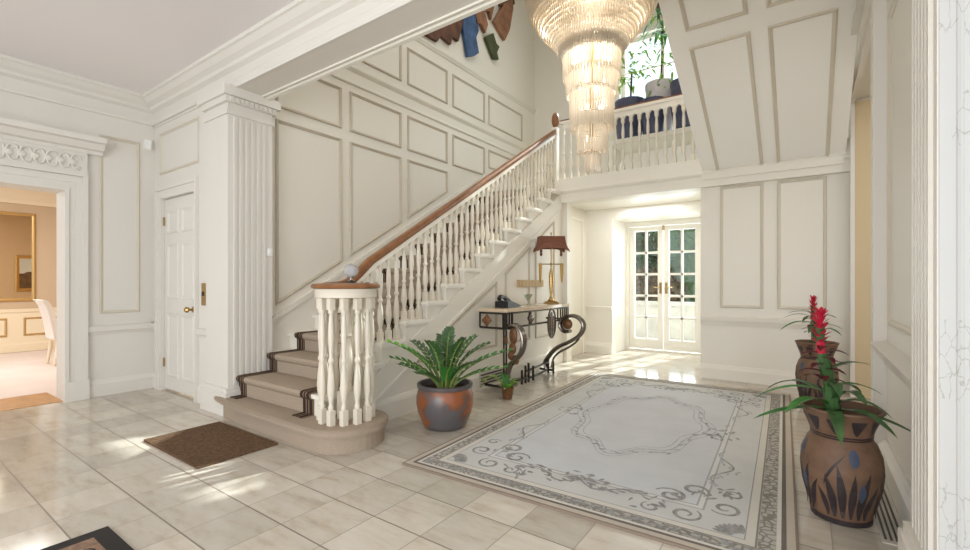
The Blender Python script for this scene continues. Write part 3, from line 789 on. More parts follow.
for y in (TY0+.05, TY0+.10, TY0+.16, TY0+.52, TY1-.32, TY1-.24, TY1-.18, TY1-.12, TY1-.07, TY1-.02): bar((TX1-.02, y, TZ), (TX1-.02, y, TZ-.165), .009)
under(m.build('apron', IRON), con)
def diamond(c, ax, s, name, mt):
    m = MB(); a = Vector(ax)*s; b = Vector((0,0,s*1.05)); c = Vector(c); nrm = Vector(ax).cross(Vector((0,0,1)))*.018
    v = [c+a, c+b, c-a, c-b]; m.rings([[p-nrm*.4 for p in v], [p+nrm*.4 for p in v], [c+nrm+(p-c)*.35 for p in v]])
    return under(m.build(name, mt), con)
diamond((-2.715, TY0+.015, TZ-.09), (1,0,0), .062, 'diamond_boss', RUST)
diamond((TX1-.015, 4.42, TZ-.09), (0,1,0), .07, 'diamond_boss', STEEL)
# right-hand scroll leg (in a plane across the table)
def ribbon_leg(pts, y, r, name='scroll_leg', n=6):
    m = MB(); c = cr([(x, y, z) for x, z in pts], n)
    for dy in (-.03, .0, .03):
        m.tube([p+Vector((0, dy, 0)) for p in c], r, 8)
    return under(m.build(name, STEEL, None, True), con)
S_pts = [(-2.67, .05), (-2.70, .13), (-2.62, .25), (-2.52, .34), (-2.36, .42), (-2.23, .51), (-2.185, .63), (-2.25, .715), (-2.36, .735), (-2.46, .69), (-2.49, .61), (-2.44, .54), (-2.36, .545)]
ribbon_leg(S_pts, 5.18, .021)
m = MB(); m.tube(cr([(-2.62, 5.18, .07), (-2.585, 5.18, .19), (-2.51, 5.18, .27), (-2.38, 5.18, .345), (-2.27, 5.18, .43), (-2.21, 5.18, .54)], 6), .013, 8); under(m.build('inner_scroll', STEEL, None, True), con)
m = MB(); m.lathe([(.001,-.03),(.03,-.026),(.06,-.01),(.066,0),(.06,.01),(.03,.026),(.001,.03)], seg=18); o = under(m.build('rosette', RUST, None, True), con)
o.location = Vector((-2.395, 5.18, .63)) - Vector(con.location); o.matrix_parent_inverse = Matrix.Identity(4); o.rotation_euler = (PI/2, 0, 0)
# front-left scroll leg with leaf ornament
L_pts = [(-2.50, .70), (-2.40, .71), (-2.33, .65), (-2.305, .55), (-2.33, .45), (-2.39, .37), (-2.46, .31), (-2.50, .2), (-2.47, .12), (-2.40, .10)]
ribbon_leg(L_pts, 3.96, .018)
m = MB()
for x in (-2.545, -2.515): m.tube([(x, 3.96, 0), (x, 3.96, TZ)], .011, 6)
for x in (-2.48, -2.45): m.tube([(x, 3.96, .66), (x, 3.96, TZ)], .009, 6)
m.tube([(-2.545, 3.96, .68), (-2.36, 3.96, .70)], .014, 6); m.tube([(-2.545, 3.96, .30), (-2.42, 3.96, .31)], .010, 6)
under(m.build('post', IRON), con)
m = MB()
for (x, z, sx, sz) in ((-2.43, .60, .05, .09), (-2.44, .47, .045, .06), (-2.52, .55, .022, .05), (-2.40, .36, .04, .05), (-2.46, .40, .035, .05)):
    m.sphere((x, 3.96, z), 1., 10, 8, 0, (sx, .02, sz))
under(m.build('leaf_ornament', RUST, None, True), con)
# hanging oval drop
m = MB(); m.sphere((TX1+.02, 4.86, .65), 1., 16, 12, 0, (.022, .075, .15)); under(m.build('oval_drop', STEEL, None, True), con)
m = MB(); c = [(TX1+.02, 4.86+.10*math.cos(a), .66+.17*math.sin(a)) for a in [PI*2*i/24 for i in range(25)]]; m.tube(c, .010, 6); under(m.build('drop_ring', STEEL, None, True), con)
# base rails
m = MB()
for (a, b) in (((-2.60, 3.96, .06), (-2.60, 4.5, .06)), ((-2.60, 4.5, .04), (-2.66, 5.18, .04)), ((-2.60, 4.5, .13), (-2.66, 5.18, .14)), ((-2.78, 5.18, .04), (-2.58, 5.18, .04)), ((-2.6, 4.5, 0), (-2.6, 4.5, .2)), ((-2.6, 4.42, 0), (-2.6, 4.42, .16)), ((-2.6, 4.57, 0), (-2.6, 4.57, .22)), ((-2.66, 5.18, 0), (-2.66, 5.18, .16)), ((-2.60, 5.2, 0), (-2.60, 5.2, .15)), ((-2.6, 4.68, 0), (-2.6, 4.68, .17)), ((-2.78, 3.96, .06), (-2.5, 3.96, .06))):
    m.tube([a, b], .015, 6)
under(m.build('base_rail', IRON), con)

# lamp on the console
lz = TZ+.036
lamp = thing('table_lamp', 'brass candelabrum table lamp with a brown pagoda shade on the console table', 'lamp', (-2.63, 5.20, lz), math.radians(42))
m = MB(); m.box(-.085, .085, -.055, .055, 0, .018); m.box(-.07, .07, -.045, .045, .018, .032); m.build('base', BRASS, lamp)
m = MB(); m.lathe([(.045,.03),(.05,.04),(.028,.06),(.016,.10),(.02,.13),(.026,.22),(.03,.36),(.018,.42),(.010,.45),(.008,.70)], seg=14); m.build('stem', BRASS, lamp, True)
m = MB(); m.tube([(-.14,0,.50),(.14,0,.50)], .007, 8); m.sphere((0,0,.50), .02, 10, 8); cbar = m.build('crossbar', BRASS, lamp)
for s in (-1, 1):
    m = MB(); m.lathe([(.004,0),(.014,.04),(.018,.12),(.022,.21),(.024,.25)], (s*.14,0,.26), 10); o = m.build('candle_arm', CANDLE, cbar, True)
    m = MB(); m.lathe([(.006,0),(.02,.02),(.012,.045),(.018,.06),(.01,.10)], (s*.13,0,.60), 10); o = m.build('tassel', SHADE, lamp, True)
def shade():
    m = MB()
    def ring(hx, hy, z, dip):
        P = []
        for sx0, sy0, sx1, sy1 in ((-1,-1,1,-1),(1,-1,1,1),(1,1,-1,1),(-1,1,-1,-1)):
            for i in range(8):
                t = i/8; x = hx*(sx0+(sx1-sx0)*t); y = hy*(sy0+(sy1-sy0)*t)
                k = 1-abs(2*t-1)
                P.append((x, y, z + dip*(1-(1-min(1, k*1.6))**2)))
        return P
    prof = [(.21,.115,.655,.045),(.19,.10,.70,.02),(.172,.088,.75,.004),(.162,.08,.81,0),(.158,.078,.85,0)]
    m.rings([ring(*q) for q in prof], True, False, True)
    return m.build('shade', SHADE, lamp)
o = shade(); md = o.modifiers.new('t', 'SOLIDIFY'); md.thickness = .006
m = MB(); m.lathe([(.004,.85),(.004,.875),(.012,.885),(.008,.90),(.001,.905)], seg=10); m.build('finial', BRASS, lamp, True)

# telephone
ph = thing('telephone', 'black and silver desk telephone lying on the left part of the console table', 'telephone', (-2.66, 4.22, lz), math.radians(100))
m = MB(); m.prism([(-.18,-.075,0),(.22,-.075,0),(.22,-.075,.010),(-.10,-.075,.075),(-.18,-.075,.065)], (0,.15,0)); m.build('body', PLASTIC, ph)
m = MB(); m.prism([(.16,-.055,.020),(-.08,-.055,.069),(-.08,-.055,.075),(.16,-.055,.027)], (0,.06,0)); m.build('keypad', SILVER, ph)
m = MB(); m.tube(cr([(-.17,.03,.09),(-.14,.03,.115),(-.02,.03,.10),(.10,.03,.062),(.14,.03,.035)], 5), .024, 10); m.build('handset', PLASTIC, ph, True)
# clear glass vase
m = MB(); m.lathe([(.03,0),(.032,.006),(.008,.012),(.006,.04),(.012,.05),(.05,.11),(.055,.13),(.05,.13),(.008,.055)], seg=18, capb=False)
o = m.build('glass_vase', VGLASS, None, True, (-2.68, 4.70, lz)); tag(o, 'small clear glass vase between the telephone and the table lamp', 'vase')
m = MB()
for i in range(8): m.box(BX+.012, BX+.03, 4.76+i*.078, 4.76+i*.078+.068, 1.095, 1.165)
m.box(BX+.0, BX+.014, 4.74, 5.40, 1.085, 1.175)
tag(m.build('wall_plaque', mat('tan_plaque', (196, 170, 132), .6, .3)), 'long tan plaque on the stair panelling behind the lamp', 'plaque')

# ------------------------------------------------------------------ plants
def leaf_blade(m, base, d, L, w, droop, mi=0, n=7, up=.5, roll=0., fold=.25):
    """arching strap leaf"""
    d = Vector(d).normalized(); side = d.cross(Vector((0,0,1))).normalized()
    rows = []
    for i in range(n+1):
        t = i/n; p = Vector(base) + d*L*t + Vector((0,0, L*(up*t - droop*t*t)))
        ww = w*(math.sin(PI*min(1, .12+.88*t))**.7)*(1 if t < 1 else 0.02)
        rows.append([p - side*ww + Vector((0,0,fold*ww)), p, p + side*ww + Vector((0,0,fold*ww))])
    m.rings(rows, closed=False, mi=mi)
def frond(base, d, L, ht, nl, lw, ll, mt, parent, name='frond'):
    m = MB(); d = Vector(d).normalized(); side = d.cross(Vector((0,0,1))).normalized(); P = []
    for i in range(13):
        t = i/12; P.append(Vector(base)+d*L*t*(.35+.65*t)+Vector((0,0,ht*(1.45*t-.45*t*t))))
    m.tube(P, [.011*(1-.75*i/12) for i in range(13)], 6, 1)
    for i in range(nl):
        t = .30+.70*i/(nl-1); q = t*12; j = min(11, int(q)); p = P[j].lerp(P[j+1], q-j); tg = (P[j+1]-P[j]).normalized()
        for s in (-1, 1):
            ax = (side*s*.85 + tg*.65 + Vector((0,0,.25))).normalized(); nn = tg.cross(ax).normalized(); wv = ax.cross(nn).normalized()
            l = ll*(.75+.45*math.sin(PI*(i/(nl-1))))*random.uniform(.85, 1.15); w = lw*random.uniform(.85, 1.1)
            pts = [p, p+ax*l*.3+wv*w*.85+nn*.004, p+ax*l*.65+wv*w*.75, p+ax*l, p+ax*l*.65-wv*w*.75, p+ax*l*.3-wv*w*.85+nn*.004]
            mid = [p+ax*l*.35-nn*.006, p+ax*l*.7-nn*.004]
            m.face([pts[0], pts[1], mid[0]]); m.face([pts[1], pts[2], mid[1], mid[0]]); m.face([pts[2], pts[3], mid[1]])
            m.face([pts[0], mid[0], pts[5]]); m.face([pts[5], mid[0], mid[1], pts[4]]); m.face([pts[4], mid[1], pts[3]])
    o = m.build(name, [mt, STEMG], parent); return o
# large pot by the stairs
zz = thing('potted_plant', 'leafy green plant in a round rust and grey glazed pot beside the stairs', 'potted plant', (-2.36, 2.80, 0))
pr = [(.125,0),(.14,.008),(.155,.04),(.178,.10),(.190,.16),(.190,.21),(.180,.25),(.172,.27)]
m = MB(); m.lathe(pr, seg=32, capb=False); zpot = m.build('pot', POTGLAZE, zz, True); zpot.scale = (1.2, 1.2, 1.16)
m = MB(); m.lathe([(.172,.268),(.184,.272),(.186,.295),(.178,.30),(.166,.297),(.16,.25),(.05,.245)], seg=32, capa=False); m.build('rim', POTRIM, zpot, True)
m = MB(); m.lathe([(.162,.255),(.10,.262),(.001,.265)], seg=24); m.build('soil', SOIL, zpot)
# directions in world: rt points right in the photo, fw away from the viewer
rt = Vector((math.cos(math.radians(35.1)), math.sin(math.radians(35.1)), 0)); fw = Vector((-rt.y, rt.x, 0))
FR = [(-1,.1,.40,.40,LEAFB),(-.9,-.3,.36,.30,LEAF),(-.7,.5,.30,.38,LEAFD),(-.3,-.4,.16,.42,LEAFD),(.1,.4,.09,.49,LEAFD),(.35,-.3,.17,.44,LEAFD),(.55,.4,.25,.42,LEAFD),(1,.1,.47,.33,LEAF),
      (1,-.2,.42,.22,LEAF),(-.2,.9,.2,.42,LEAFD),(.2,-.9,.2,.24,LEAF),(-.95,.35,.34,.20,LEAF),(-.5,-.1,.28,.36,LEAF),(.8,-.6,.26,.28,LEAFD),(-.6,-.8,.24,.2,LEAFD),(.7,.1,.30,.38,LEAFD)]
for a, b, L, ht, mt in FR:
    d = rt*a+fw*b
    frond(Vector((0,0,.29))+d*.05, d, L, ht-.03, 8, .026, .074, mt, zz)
# small plant by the console
sm = thing('potted_plant', 'little leafy plant in a small brown pot on the floor by the console table leg', 'potted plant', (-2.40, 3.80, 0))
m = MB(); m.lathe([(.045,0),(.048,.01),(.058,.07),(.062,.10),(.066,.105),(.066,.12),(.055,.12),(.05,.09),(.001,.088)], seg=18); m.build('pot', RUST, sm, True)
for i in range(13):
    a = 2*PI*i/13+.2; d = Vector((math.cos(a), math.sin(a), 0)); m = MB()
    leaf_blade(m, (d*.02)+Vector((0,0,.09)), d, random.uniform(.09, .17), .022, random.uniform(.5, 1.1), 0, 6, random.uniform(1.0, 2.2)); m.build('leaf', random.choice([LEAF, LEAFB, STEMG]), sm)
m = MB(); m.tube(cr([(0,0,.1), (-.04,-.12,.22), (-.06,-.26,.24), (-.07,-.36,.17)], 5), .006, 6)
for t in ((-.05,-.2,.25), (-.07,-.3,.23), (-.06,-.14,.24)): m.sphere(t, .02, 8, 6, 0, (1.3,1.4,.6))
m.build('trailing_stem', STEMG, sm)

# bromeliads in the patterned vases
VP = [(.105,0),(.118,.004),(.120,.03),(.135,.09),(.157,.19),(.165,.28),(.160,.36),(.140,.425),(.122,.455),(.118,.465),(.124,.475),(.132,.51),(.150,.56),(.163,.595)]
def vr(z):
    for (r0, z0), (r1, z1) in zip(VP[3:], VP[4:]):
        if z0 <= z <= z1: return r0+(r1-r0)*(z-z0)/(z1-z0)
    return VP[3][0]
def patch(m, th0, shape, mi, off=.0015, ns=7):
    """shape: list of (z, left, right) in metres across; laid on the vase surface"""
    rows = []
    for z, a, b in shape:
        r = vr(z)+off; rows.append([(r*math.cos(th0+(a+(b-a)*i/ns)/r), r*math.sin(th0+(a+(b-a)*i/ns)/r), z) for i in range(ns+1)])
    m.rings(rows, closed=False, mi=mi)
def leafshape(z0, z1, x0, x1, w, n=9):
    out = []
    for i in range(n+1):
        t = i/n; c = x0+(x1-x0)*t**1.6; h = w*math.sin(PI*(.08+.92*t))*(1 if t < 1 else .1)
        out.append((z0+(z1-z0)*t, c-h, c+h))
    return out
def bromeliad(loc, label, rz, hz, specs, fl):
    t = thing('vase_plant', label, 'potted plant', loc, 0, 'bromeliads in patterned vases')
    m = MB(); m.lathe(VP, seg=40, capb=False); m.lathe([(.163,.595),(.170,.602),(.168,.612),(.155,.612),(.145,.57),(.12,.50),(.01,.495)], seg=40, capa=False)
    vs_ = m.build('vase', VASE, t, True); vs_.scale = (1, 1, hz)
    m = MB(); m.lathe([(.108,0),(.122,.003),(.1235,.028),(.118,.03)], seg=40)
    for g in range(4):
        th = rz + g*PI/2
        for x0, x1, z1, w in ((-.06, -.11, .28, .016), (-.03, -.06, .34, .017), (.0, .01, .30, .015), (.03, .075, .31, .017), (.055, .12, .24, .014), (-.085, -.135, .20, .012)):
            patch(m, th, leafshape(.05, z1, x0, x1, w), 0)
    for g in range(10):
        th = rz+.2+g*2*PI/10
        patch(m, th, [(.485+.085*i/6, -.034*(i/6)**.7*(1 if i < 6 else .9), .034*(i/6)**.7*(1 if i < 6 else .9)) for i in range(7)], 0)
    for z in (.458, .472): m.lathe([(vr(z)+.001, z-.004), (vr(z)+.004, z), (vr(z)+.001, z+.004)], seg=40, capa=False, capb=False)
    for g in range(4):
        th = rz+g*PI/2
        patch(m, th+.25, [(.15+.10*i/5, -.016*math.sin(PI*(i+.4)/5.8), .016*math.sin(PI*(i+.4)/5.8)) for i in range(6)], 1, .002)
        patch(m, th+.05, [(.335+.085*i/7, -.020*math.sin(PI*(i+.35)/7.7)**.5, .020*math.sin(PI*(i+.35)/7.7)**.5) for i in range(8)], 1, .002)
        patch(m, th-.12, leafshape(.22, .40, -.09, .0, .007), 0, .002)
    m.build('painted_motif', [VASED, VASEB], vs_)
    m = MB(); m.lathe([(.13,.505*hz),(.06,.515*hz),(.001,.52*hz)], seg=24); m.build('soil', SOIL, t)
    ox = Vector(fl)*.9
    m = MB(); m.tube(cr([(ox.x*.3, ox.y*.3, .50*hz), (ox.x*.5, ox.y*.5, .64), (ox.x*.9, ox.y*.9, .80), (ox.x, ox.y, .93)], 5), [.032]*5+[.028]*5+[.018]*6, 8); m.build('stalk', LEAFD, t, True)
    for a, b, z, L, w, up, dr, mt in specs:
        d = rt*a+fw*b; m = MB(); o_ = Vector((ox.x*.5, ox.y*.5, z-.6*(1-hz)))
        leaf_blade(m, o_+d.normalized()*.015, d, L*1.22, w*1.12, dr, 0, 9, up*1.1); m.build('leaf', mt, t)
    m = MB()
    for i in range(16):
        a = i*2.4; z = .66+.011*i; d = Vector((math.cos(a), math.sin(a), 0)); leaf_blade(m, (ox.x*.85, ox.y*.85, z), d, .105, .020, .6, 0, 5, .55)
    m.build('dark_bract', MAROON, t)
    m = MB()
    for i in range(34):
        a = i*2.4; z = .835+.0046*i; d = Vector((math.cos(a), math.sin(a), 0)); leaf_blade(m, (ox.x*.97, ox.y*.97, z), d, .055-.0006*i, .011, .2, 0, 4, .7+.025*i)
    m.tube([(ox.x*.95, ox.y*.95, .80), (ox.x, ox.y, 1.0)], [.022, .008], 8)
    m.build('flower_spike', RED, t)
    return t
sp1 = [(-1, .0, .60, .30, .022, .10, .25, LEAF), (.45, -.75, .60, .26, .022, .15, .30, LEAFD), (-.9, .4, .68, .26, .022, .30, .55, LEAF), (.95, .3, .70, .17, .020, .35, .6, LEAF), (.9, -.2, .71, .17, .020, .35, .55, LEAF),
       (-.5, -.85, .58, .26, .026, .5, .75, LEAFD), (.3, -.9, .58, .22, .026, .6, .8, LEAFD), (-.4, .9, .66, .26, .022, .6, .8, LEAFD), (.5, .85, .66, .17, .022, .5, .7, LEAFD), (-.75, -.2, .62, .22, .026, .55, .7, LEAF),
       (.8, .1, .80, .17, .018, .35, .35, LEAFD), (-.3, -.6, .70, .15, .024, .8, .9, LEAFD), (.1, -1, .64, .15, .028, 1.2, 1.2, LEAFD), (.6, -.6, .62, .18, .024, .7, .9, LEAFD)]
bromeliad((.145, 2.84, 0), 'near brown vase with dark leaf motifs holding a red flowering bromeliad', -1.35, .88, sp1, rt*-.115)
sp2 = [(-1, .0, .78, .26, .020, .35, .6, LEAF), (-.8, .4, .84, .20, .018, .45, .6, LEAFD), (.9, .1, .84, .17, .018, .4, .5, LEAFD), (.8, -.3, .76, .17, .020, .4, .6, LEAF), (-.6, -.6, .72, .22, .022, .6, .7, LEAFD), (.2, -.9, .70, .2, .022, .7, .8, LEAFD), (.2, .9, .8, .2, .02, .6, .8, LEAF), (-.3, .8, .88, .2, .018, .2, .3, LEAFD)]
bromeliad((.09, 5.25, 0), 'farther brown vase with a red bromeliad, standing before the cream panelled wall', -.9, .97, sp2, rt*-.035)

# ------------------------------------------------------------------ rug and mats
m = MB(); m.box(RX0, RX1, RY0, RY1, 0, .014)
rug = m
Zr = .0146
def rib(pts, w, mi=1, taper=True):
    P = [Vector((x, y, 0)) for x, y in pts]; n = len(P); rows = []; zz_ = Zr+random.uniform(0, .0012)
    for i, p in enumerate(P):
        t = (P[min(i+1, n-1)]-P[max(i-1, 0)]).normalized(); s = Vector((-t.y, t.x, 0)); f = math.sin(PI*(.12+.76*i/(n-1))) if taper else 1
        rows.append([(p+s*w*f)+Vector((0,0,zz_)), (p-s*w*f)+Vector((0,0,zz_))])
    rug.rings(rows, closed=False, mi=mi)
def spiral(cx, cy, r, a0, turns, sgn, w, mi=1):
    pts = []
    for i in range(28):
        t = i/27; a = a0+sgn*turns*2*PI*t; q = r*(1-.78*t); pts.append((cx+q*math.cos(a), cy+q*math.sin(a)))
    rib(pts, w, mi)
def dab(x, y, a, l, w, mi=1):
    c, s = math.cos(a), math.sin(a); pts = []; zz_ = Zr+random.uniform(0, .0012)
    for i in range(10):
        t = 2*PI*i/10; px, py = l*math.cos(t), w*math.sin(t)*(1+.4*math.cos(t)); pts.append((x+px*c-py*s, y+px*s+py*c, zz_))
    rug.face(pts, mi)
RCX, RCY = (RX0+RX1)/2, (RY0+RY1)/2
def corner(fx, fy):
    def Q(x, y): return (RCX+fx*(RCX-RX0-x), RCY+fy*(RCY-RY0-y)) # x,y measured from the corner inwards
    def sp_(x, y, r, a0, turns, sg, w, mi=1):
        pts = []
        for i in range(28):
            t = i/27; a = a0+sg*turns*2*PI*t; q = r*(1-.78*t); pts.append(Q(x+q*math.cos(a), y+q*math.sin(a)))
        rib(pts, w, mi)
    sp_(.46, .30, .075, 2.2, 1.3, 1, .011); sp_(.30, .46, .075, 5.6, 1.3, -1, .011); sp_(.62, .28, .05, 1., 1.2, -1, .009); sp_(.28, .64, .05, .6, 1.2, 1, .009)
    sp_(.56, .47, .085, .3, 1.25, 1, .013); sp_(.46, .60, .075, 4., 1.25, -1, .012)
    for i in range(22):
        t = random.uniform(0, 1); x = .24+.5*t+random.uniform(-.03, .03); y = .24+.5*(1-t)*.9+random.uniform(-.05, .08)
        p = Q(x, y); dab(p[0], p[1], random.uniform(0, PI), random.uniform(.018, .036), random.uniform(.006, .012), 1)
    # trailing leaf sprays along both borders
    rib([Q(.66+.5*t, .36+.05*math.sin(9*t)) for t in [i/16 for i in range(17)]], .007)
    rib([Q(.36+.05*math.sin(9*t), .72+.6*t) for t in [i/16 for i in range(17)]], .007)
    for i in range(18):
        t = i/17; p = Q(.66+.45*t, .36+.05*math.sin(9*t)+random.uniform(-.03, .03)); dab(p[0], p[1], random.uniform(-.6, .6), .026, .009)
        p = Q(.36+.05*math.sin(9*t)+random.uniform(-.03, .03), .72+.5*t); dab(p[0], p[1], PI/2+random.uniform(-.6, .6), .024, .008, 2)
    # little corner shells
    for i in range(7):
        a = .2+i*.2; p = Q(.20+.09*math.cos(a), .20+.09*math.sin(a)); d0 = math.atan2(fy*math.sin(a)*-1, fx*math.cos(a)*-1); dab(p[0], p[1], d0, .045, .012)
for fx in (-1, 1):
    for fy in (-1, 1): corner(fx, fy)
# scalloped medallion
for off, w, mi in ((0, .006, 2), (.045, .004, 2), (-.045, .004, 2)):
    pts = []
    for i in range(121):
        a = 2*PI*i/120; k = 1+.07*math.cos(8*a)+.03*math.cos(4*a); pts.append((RCX+(.45+off)*k*math.cos(a), RCY+.03+(.80+off)*k*math.sin(a)))
    rib(pts, w, mi, False)
for i in range(90):
    a = 2*PI*i/90+random.uniform(-.02, .02); k = 1.02+.07*math.cos(8*a)+random.uniform(-.05, .05)
    dab(RCX+.45*k*math.cos(a), RCY+.03+.80*k*math.sin(a), a+PI/2+random.uniform(-.5, .5), random.uniform(.018, .034), random.uniform(.007, .012), 2 if i % 3 else 1)
for s in (-1, 1):
    for i in range(20):
        a = random.uniform(0, 2*PI); q = random.uniform(.02, .14)
        dab(RCX+s*.60+q*math.cos(a)*.8, RCY+q*1.6*math.sin(a), random.uniform(0, PI), .026, .010, 1)
        dab(RCX+q*math.cos(a)*1.6, RCY+s*1.32+q*math.sin(a)*.8, random.uniform(0, PI), .026, .010, 1)
# dense dark scrollwork in the two end borders
for y in (RY0+.118, RY1-.118):
    for i in range(150):
        x = RX0+.1+random.random()*(RX1-RX0-.2); dab(x, y+random.uniform(-.028, .028), random.uniform(-.5, .5), random.uniform(.015, .035), .007, 1)
rug_o = rug.build('rug', [RUG, RUGGREY, RUGPALE]); rug_o.rotation_euler = (0,0,math.radians(1.8)); q = Vector((RX0, RY0, 0)); rug_o.location = q - Matrix.Rotation(math.radians(1.8), 3, 'Z') @ q
tag(rug_o, 'large pale grey and cream rug with scrolled borders and a central medallion', 'rug')
m = MB(); m.box(-.43, .43, -.26, .26, 0, .014)
o = m.build('doormat', MATBR, None, False, (-3.475, 1.53, 0)); tag(o, 'plain brown doormat on the tiles in front of the bottom stair', 'mat')
o.rotation_euler = (0,0,0)
mt2 = thing('entrance_mat', 'patterned mat with a black border at the bottom edge of the photo', 'mat', (-2.21, .375, 0))
m = MB(); m.box(-.45, .45, -.35, .35, 0, .012); m.build('border', BLACK, mt2)
m = MB(); m.box(-.38, .38, -.28, .28, .0118, .0135)
for i in range(14):
    x = random.uniform(-.33, .33); y = random.uniform(-.22, .24); m.bm.faces.ensure_lookup_table()
    q = [(x+.05*(1-.8*t)*math.cos(9*t), y+.05*(1-.8*t)*math.sin(9*t)) for t in [j/16 for j in range(17)]]
    m.rings([[(a, b-.004, .0141), (a, b+.006, .0141)] for a, b in q], closed=False, mi=1)
m.build('field', [mat('mat_field', (146, 120, 102), .95, .1, noise=.3, nscale=40), BLACK], mt2)

# ------------------------------------------------------------------ small fittings
m = MB(); m.box(XL, XL+.045, 1.90, 1.955, 2.58, 2.68); m.box(XL+.045, XL+.05, 1.91, 1.945, 2.60, 2.64)
tag(m.build('alarm_sensor', PLATE), 'small white alarm sensor high in the corner above the door', 'sensor')
m = MB(); m.box(-4.665, -4.60, YN-.024, YN-.012, .93, 1.14); sw = tag(m.build('switch_plate', BRASS), 'tall brass plate on the wall beside the white door', 'plate')
m = MB(); m.box(-4.64, -4.625, YN-.034, YN-.02, 1.02, 1.06); m.build('toggle', IRON, sw)
m = MB(); m.box(PX1, PX1+.012, 2.275, 2.325, 1.39, 1.46); ls = tag(m.build('light_switch', PLATE), 'small white light switch on the fluted column beside the stairs', 'switch')
m = MB(); m.box(PX1+.012, PX1+.018, 2.29, 2.31, 1.41, 1.44); m.build('toggle', PLATE, ls)
v = thing('floor_vent', 'dark slotted vent strip in the floor beside the near vase', 'vent', (.33, 3.1, 0))
m = MB(); m.box(-.05, .045, -.45, .55, 0, .006); m.build('frame', STONE, v)
m = MB()
for i in range(4): m.box(-.04+i*.02, -.031+i*.02, -.42, .52, .005, .009)
m.build('slat', IRON, v)
v = thing('wall_vent', 'dark slotted vent low on the stair panelling behind the little plant', 'vent', (BX+.025, 4.15, .03))
m = MB(); m.box(0, .006, -.22, .24, 0, .15); m.build('frame', STONE, v)
m = MB()
for i in range(4): m.box(.004, .012, -.2, .22, .018+i*.032, .033+i*.032)
m.build('slat', IRON, v)

# carved relief on the upper stair wall
art = thing('wall_relief', 'irregular carved wooden wall sculpture in brown, blue and green high above the stairs', 'wall sculpture', (XS, 5.6, 5.0))
AP = [([(4.47,4.46),(4.76,4.47),(4.83,4.58),(5.05,4.55),(5.08,4.68),(5.22,4.67),(5.28,4.83),(5.33,5.04),(5.28,5.3),(4.98,5.5),(4.6,5.2)], ARTBR),
      ([(5.35,5.3),(5.62,5.34),(5.73,5.06),(5.66,4.92),(5.73,4.71),(5.62,4.62),(5.45,4.54),(5.39,4.75),(5.33,4.9)], ARTBLUE),
      ([(5.62,5.30),(5.66,5.12),(5.78,5.20),(5.91,5.10),(5.98,5.27),(5.89,5.43),(6.02,5.50),(6.07,5.39),(6.18,5.72),(5.98,6.05),(5.6,6.1),(5.5,5.7)], ARTTAN),
      ([(5.91,5.04),(6.13,5.2),(6.22,5.07),(6.31,5.05),(6.24,4.93),(6.29,4.83),(6.15,4.78)], ARTGRN),
      ([(6.15,5.4),(6.34,5.67),(6.53,5.95),(6.73,6.05),(6.75,5.9),(6.63,5.47),(6.48,5.23)], ARTTAN),
      ([(6.35,5.75),(6.72,6.08),(6.8,6.0),(6.72,6.35),(6.3,6.3)], ARTBR),
      ([(4.7,5.55),(5.3,5.4),(5.45,5.9),(5.2,6.2),(4.8,6.1)], ARTBR)]
for P, mt in AP:
    m = MB(); m.prism([(XS+.01, y, z) for y, z in P], (.05,0,0)); o = under(m.build('piece', mt), art)
    c = sum((Vector((0,y,z)) for y, z in P), Vector())/len(P)

# ------------------------------------------------------------------ landing plants
bench = MB(); bench.box(-2.3, -.95, 6.2, 6.80, 3.06, 3.12)
for x in (-2.24, -1.01): bench.box(x-.035, x+.035, 6.24, 6.74, FZ, 3.06)
bench = tag(bench.build('window_bench', WHITE), 'white bench behind the landing balustrade carrying the plant pots', 'bench')
def lpot(x, y, r, h, mt, label, n, ph, sd):
    t = thing('landing_planter', label, 'potted plant', (x, y, 3.12), 0, 'planters on the landing bench')
    m = MB(); m.lathe([(r*.72,0),(r*.8,.01),(r,h*.55),(r*.97,h*.85),(r*1.03,h*.92),(r*1.03,h),(r*.9,h),(r*.88,h*.8),(.01,h*.78)], seg=24); m.build('pot', mt, t, True)
    random.seed(sd); m = MB(); top = Vector((.03,0,h+ph)); m.tube(cr([(0,0,h*.7), (.02,.01,h+ph*.5), top], 5), .014, 6); m.build('trunk', STEMB, t)
    m = MB()
    for i in range(n):
        p = Vector((0,0,h+ph*.55)) + Vector((random.gauss(0,.14), random.gauss(0,.14), abs(random.gauss(0,.32))))
        a = Vector([random.uniform(-1,1) for _ in range(3)]).normalized(); leaf_blade(m, p, (a.x, a.y, .01), .075, .017, .5, 0, 4, a.z)
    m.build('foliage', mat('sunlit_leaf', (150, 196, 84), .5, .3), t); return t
lpot(-2.03, 6.45, .20, .58, DARKPOT, 'low dark blue planter at the chandelier end of the landing bench', 110, .42, 3)
t3 = lpot(-1.66, 6.62, .19, .80, GREYPOT, 'tall grey-white urn between two dark planters on the landing bench', 60, .45, 5)
lpot(-1.27, 6.42, .20, .66, DARKPOT, 'dark blue planter next to the upper flight on the landing bench', 90, .42, 9)
lpot(-1.68, 6.34, .16, .48, DARKPOT, 'smallest dark blue bowl, in front of the grey-white urn', 14, .06, 12)
random.seed(21)
hg = thing('hanging_plant', 'trailing green plant hanging at the top of the landing window', 'hanging plant', (-1.75, 7.2, 5.1))
m = MB(); m.lathe([(.08,.2),(.14,.25),(.17,.34),(.17,.36),(.01,.34)], seg=18); m.tube([(0,0,.34),(0,0,1.39)], .008, 6); m.build('basket', STEMB, hg)
m = MB()
for i in range(70):
    a = random.uniform(0, 2*PI); p = Vector((random.gauss(0,.10), random.gauss(0,.10), random.uniform(-.25, .45))); leaf_blade(m, p, (math.cos(a), math.sin(a), 0), .16, .02, 1.2, 0, 5, .4)
m.build('foliage', LEAF, hg)

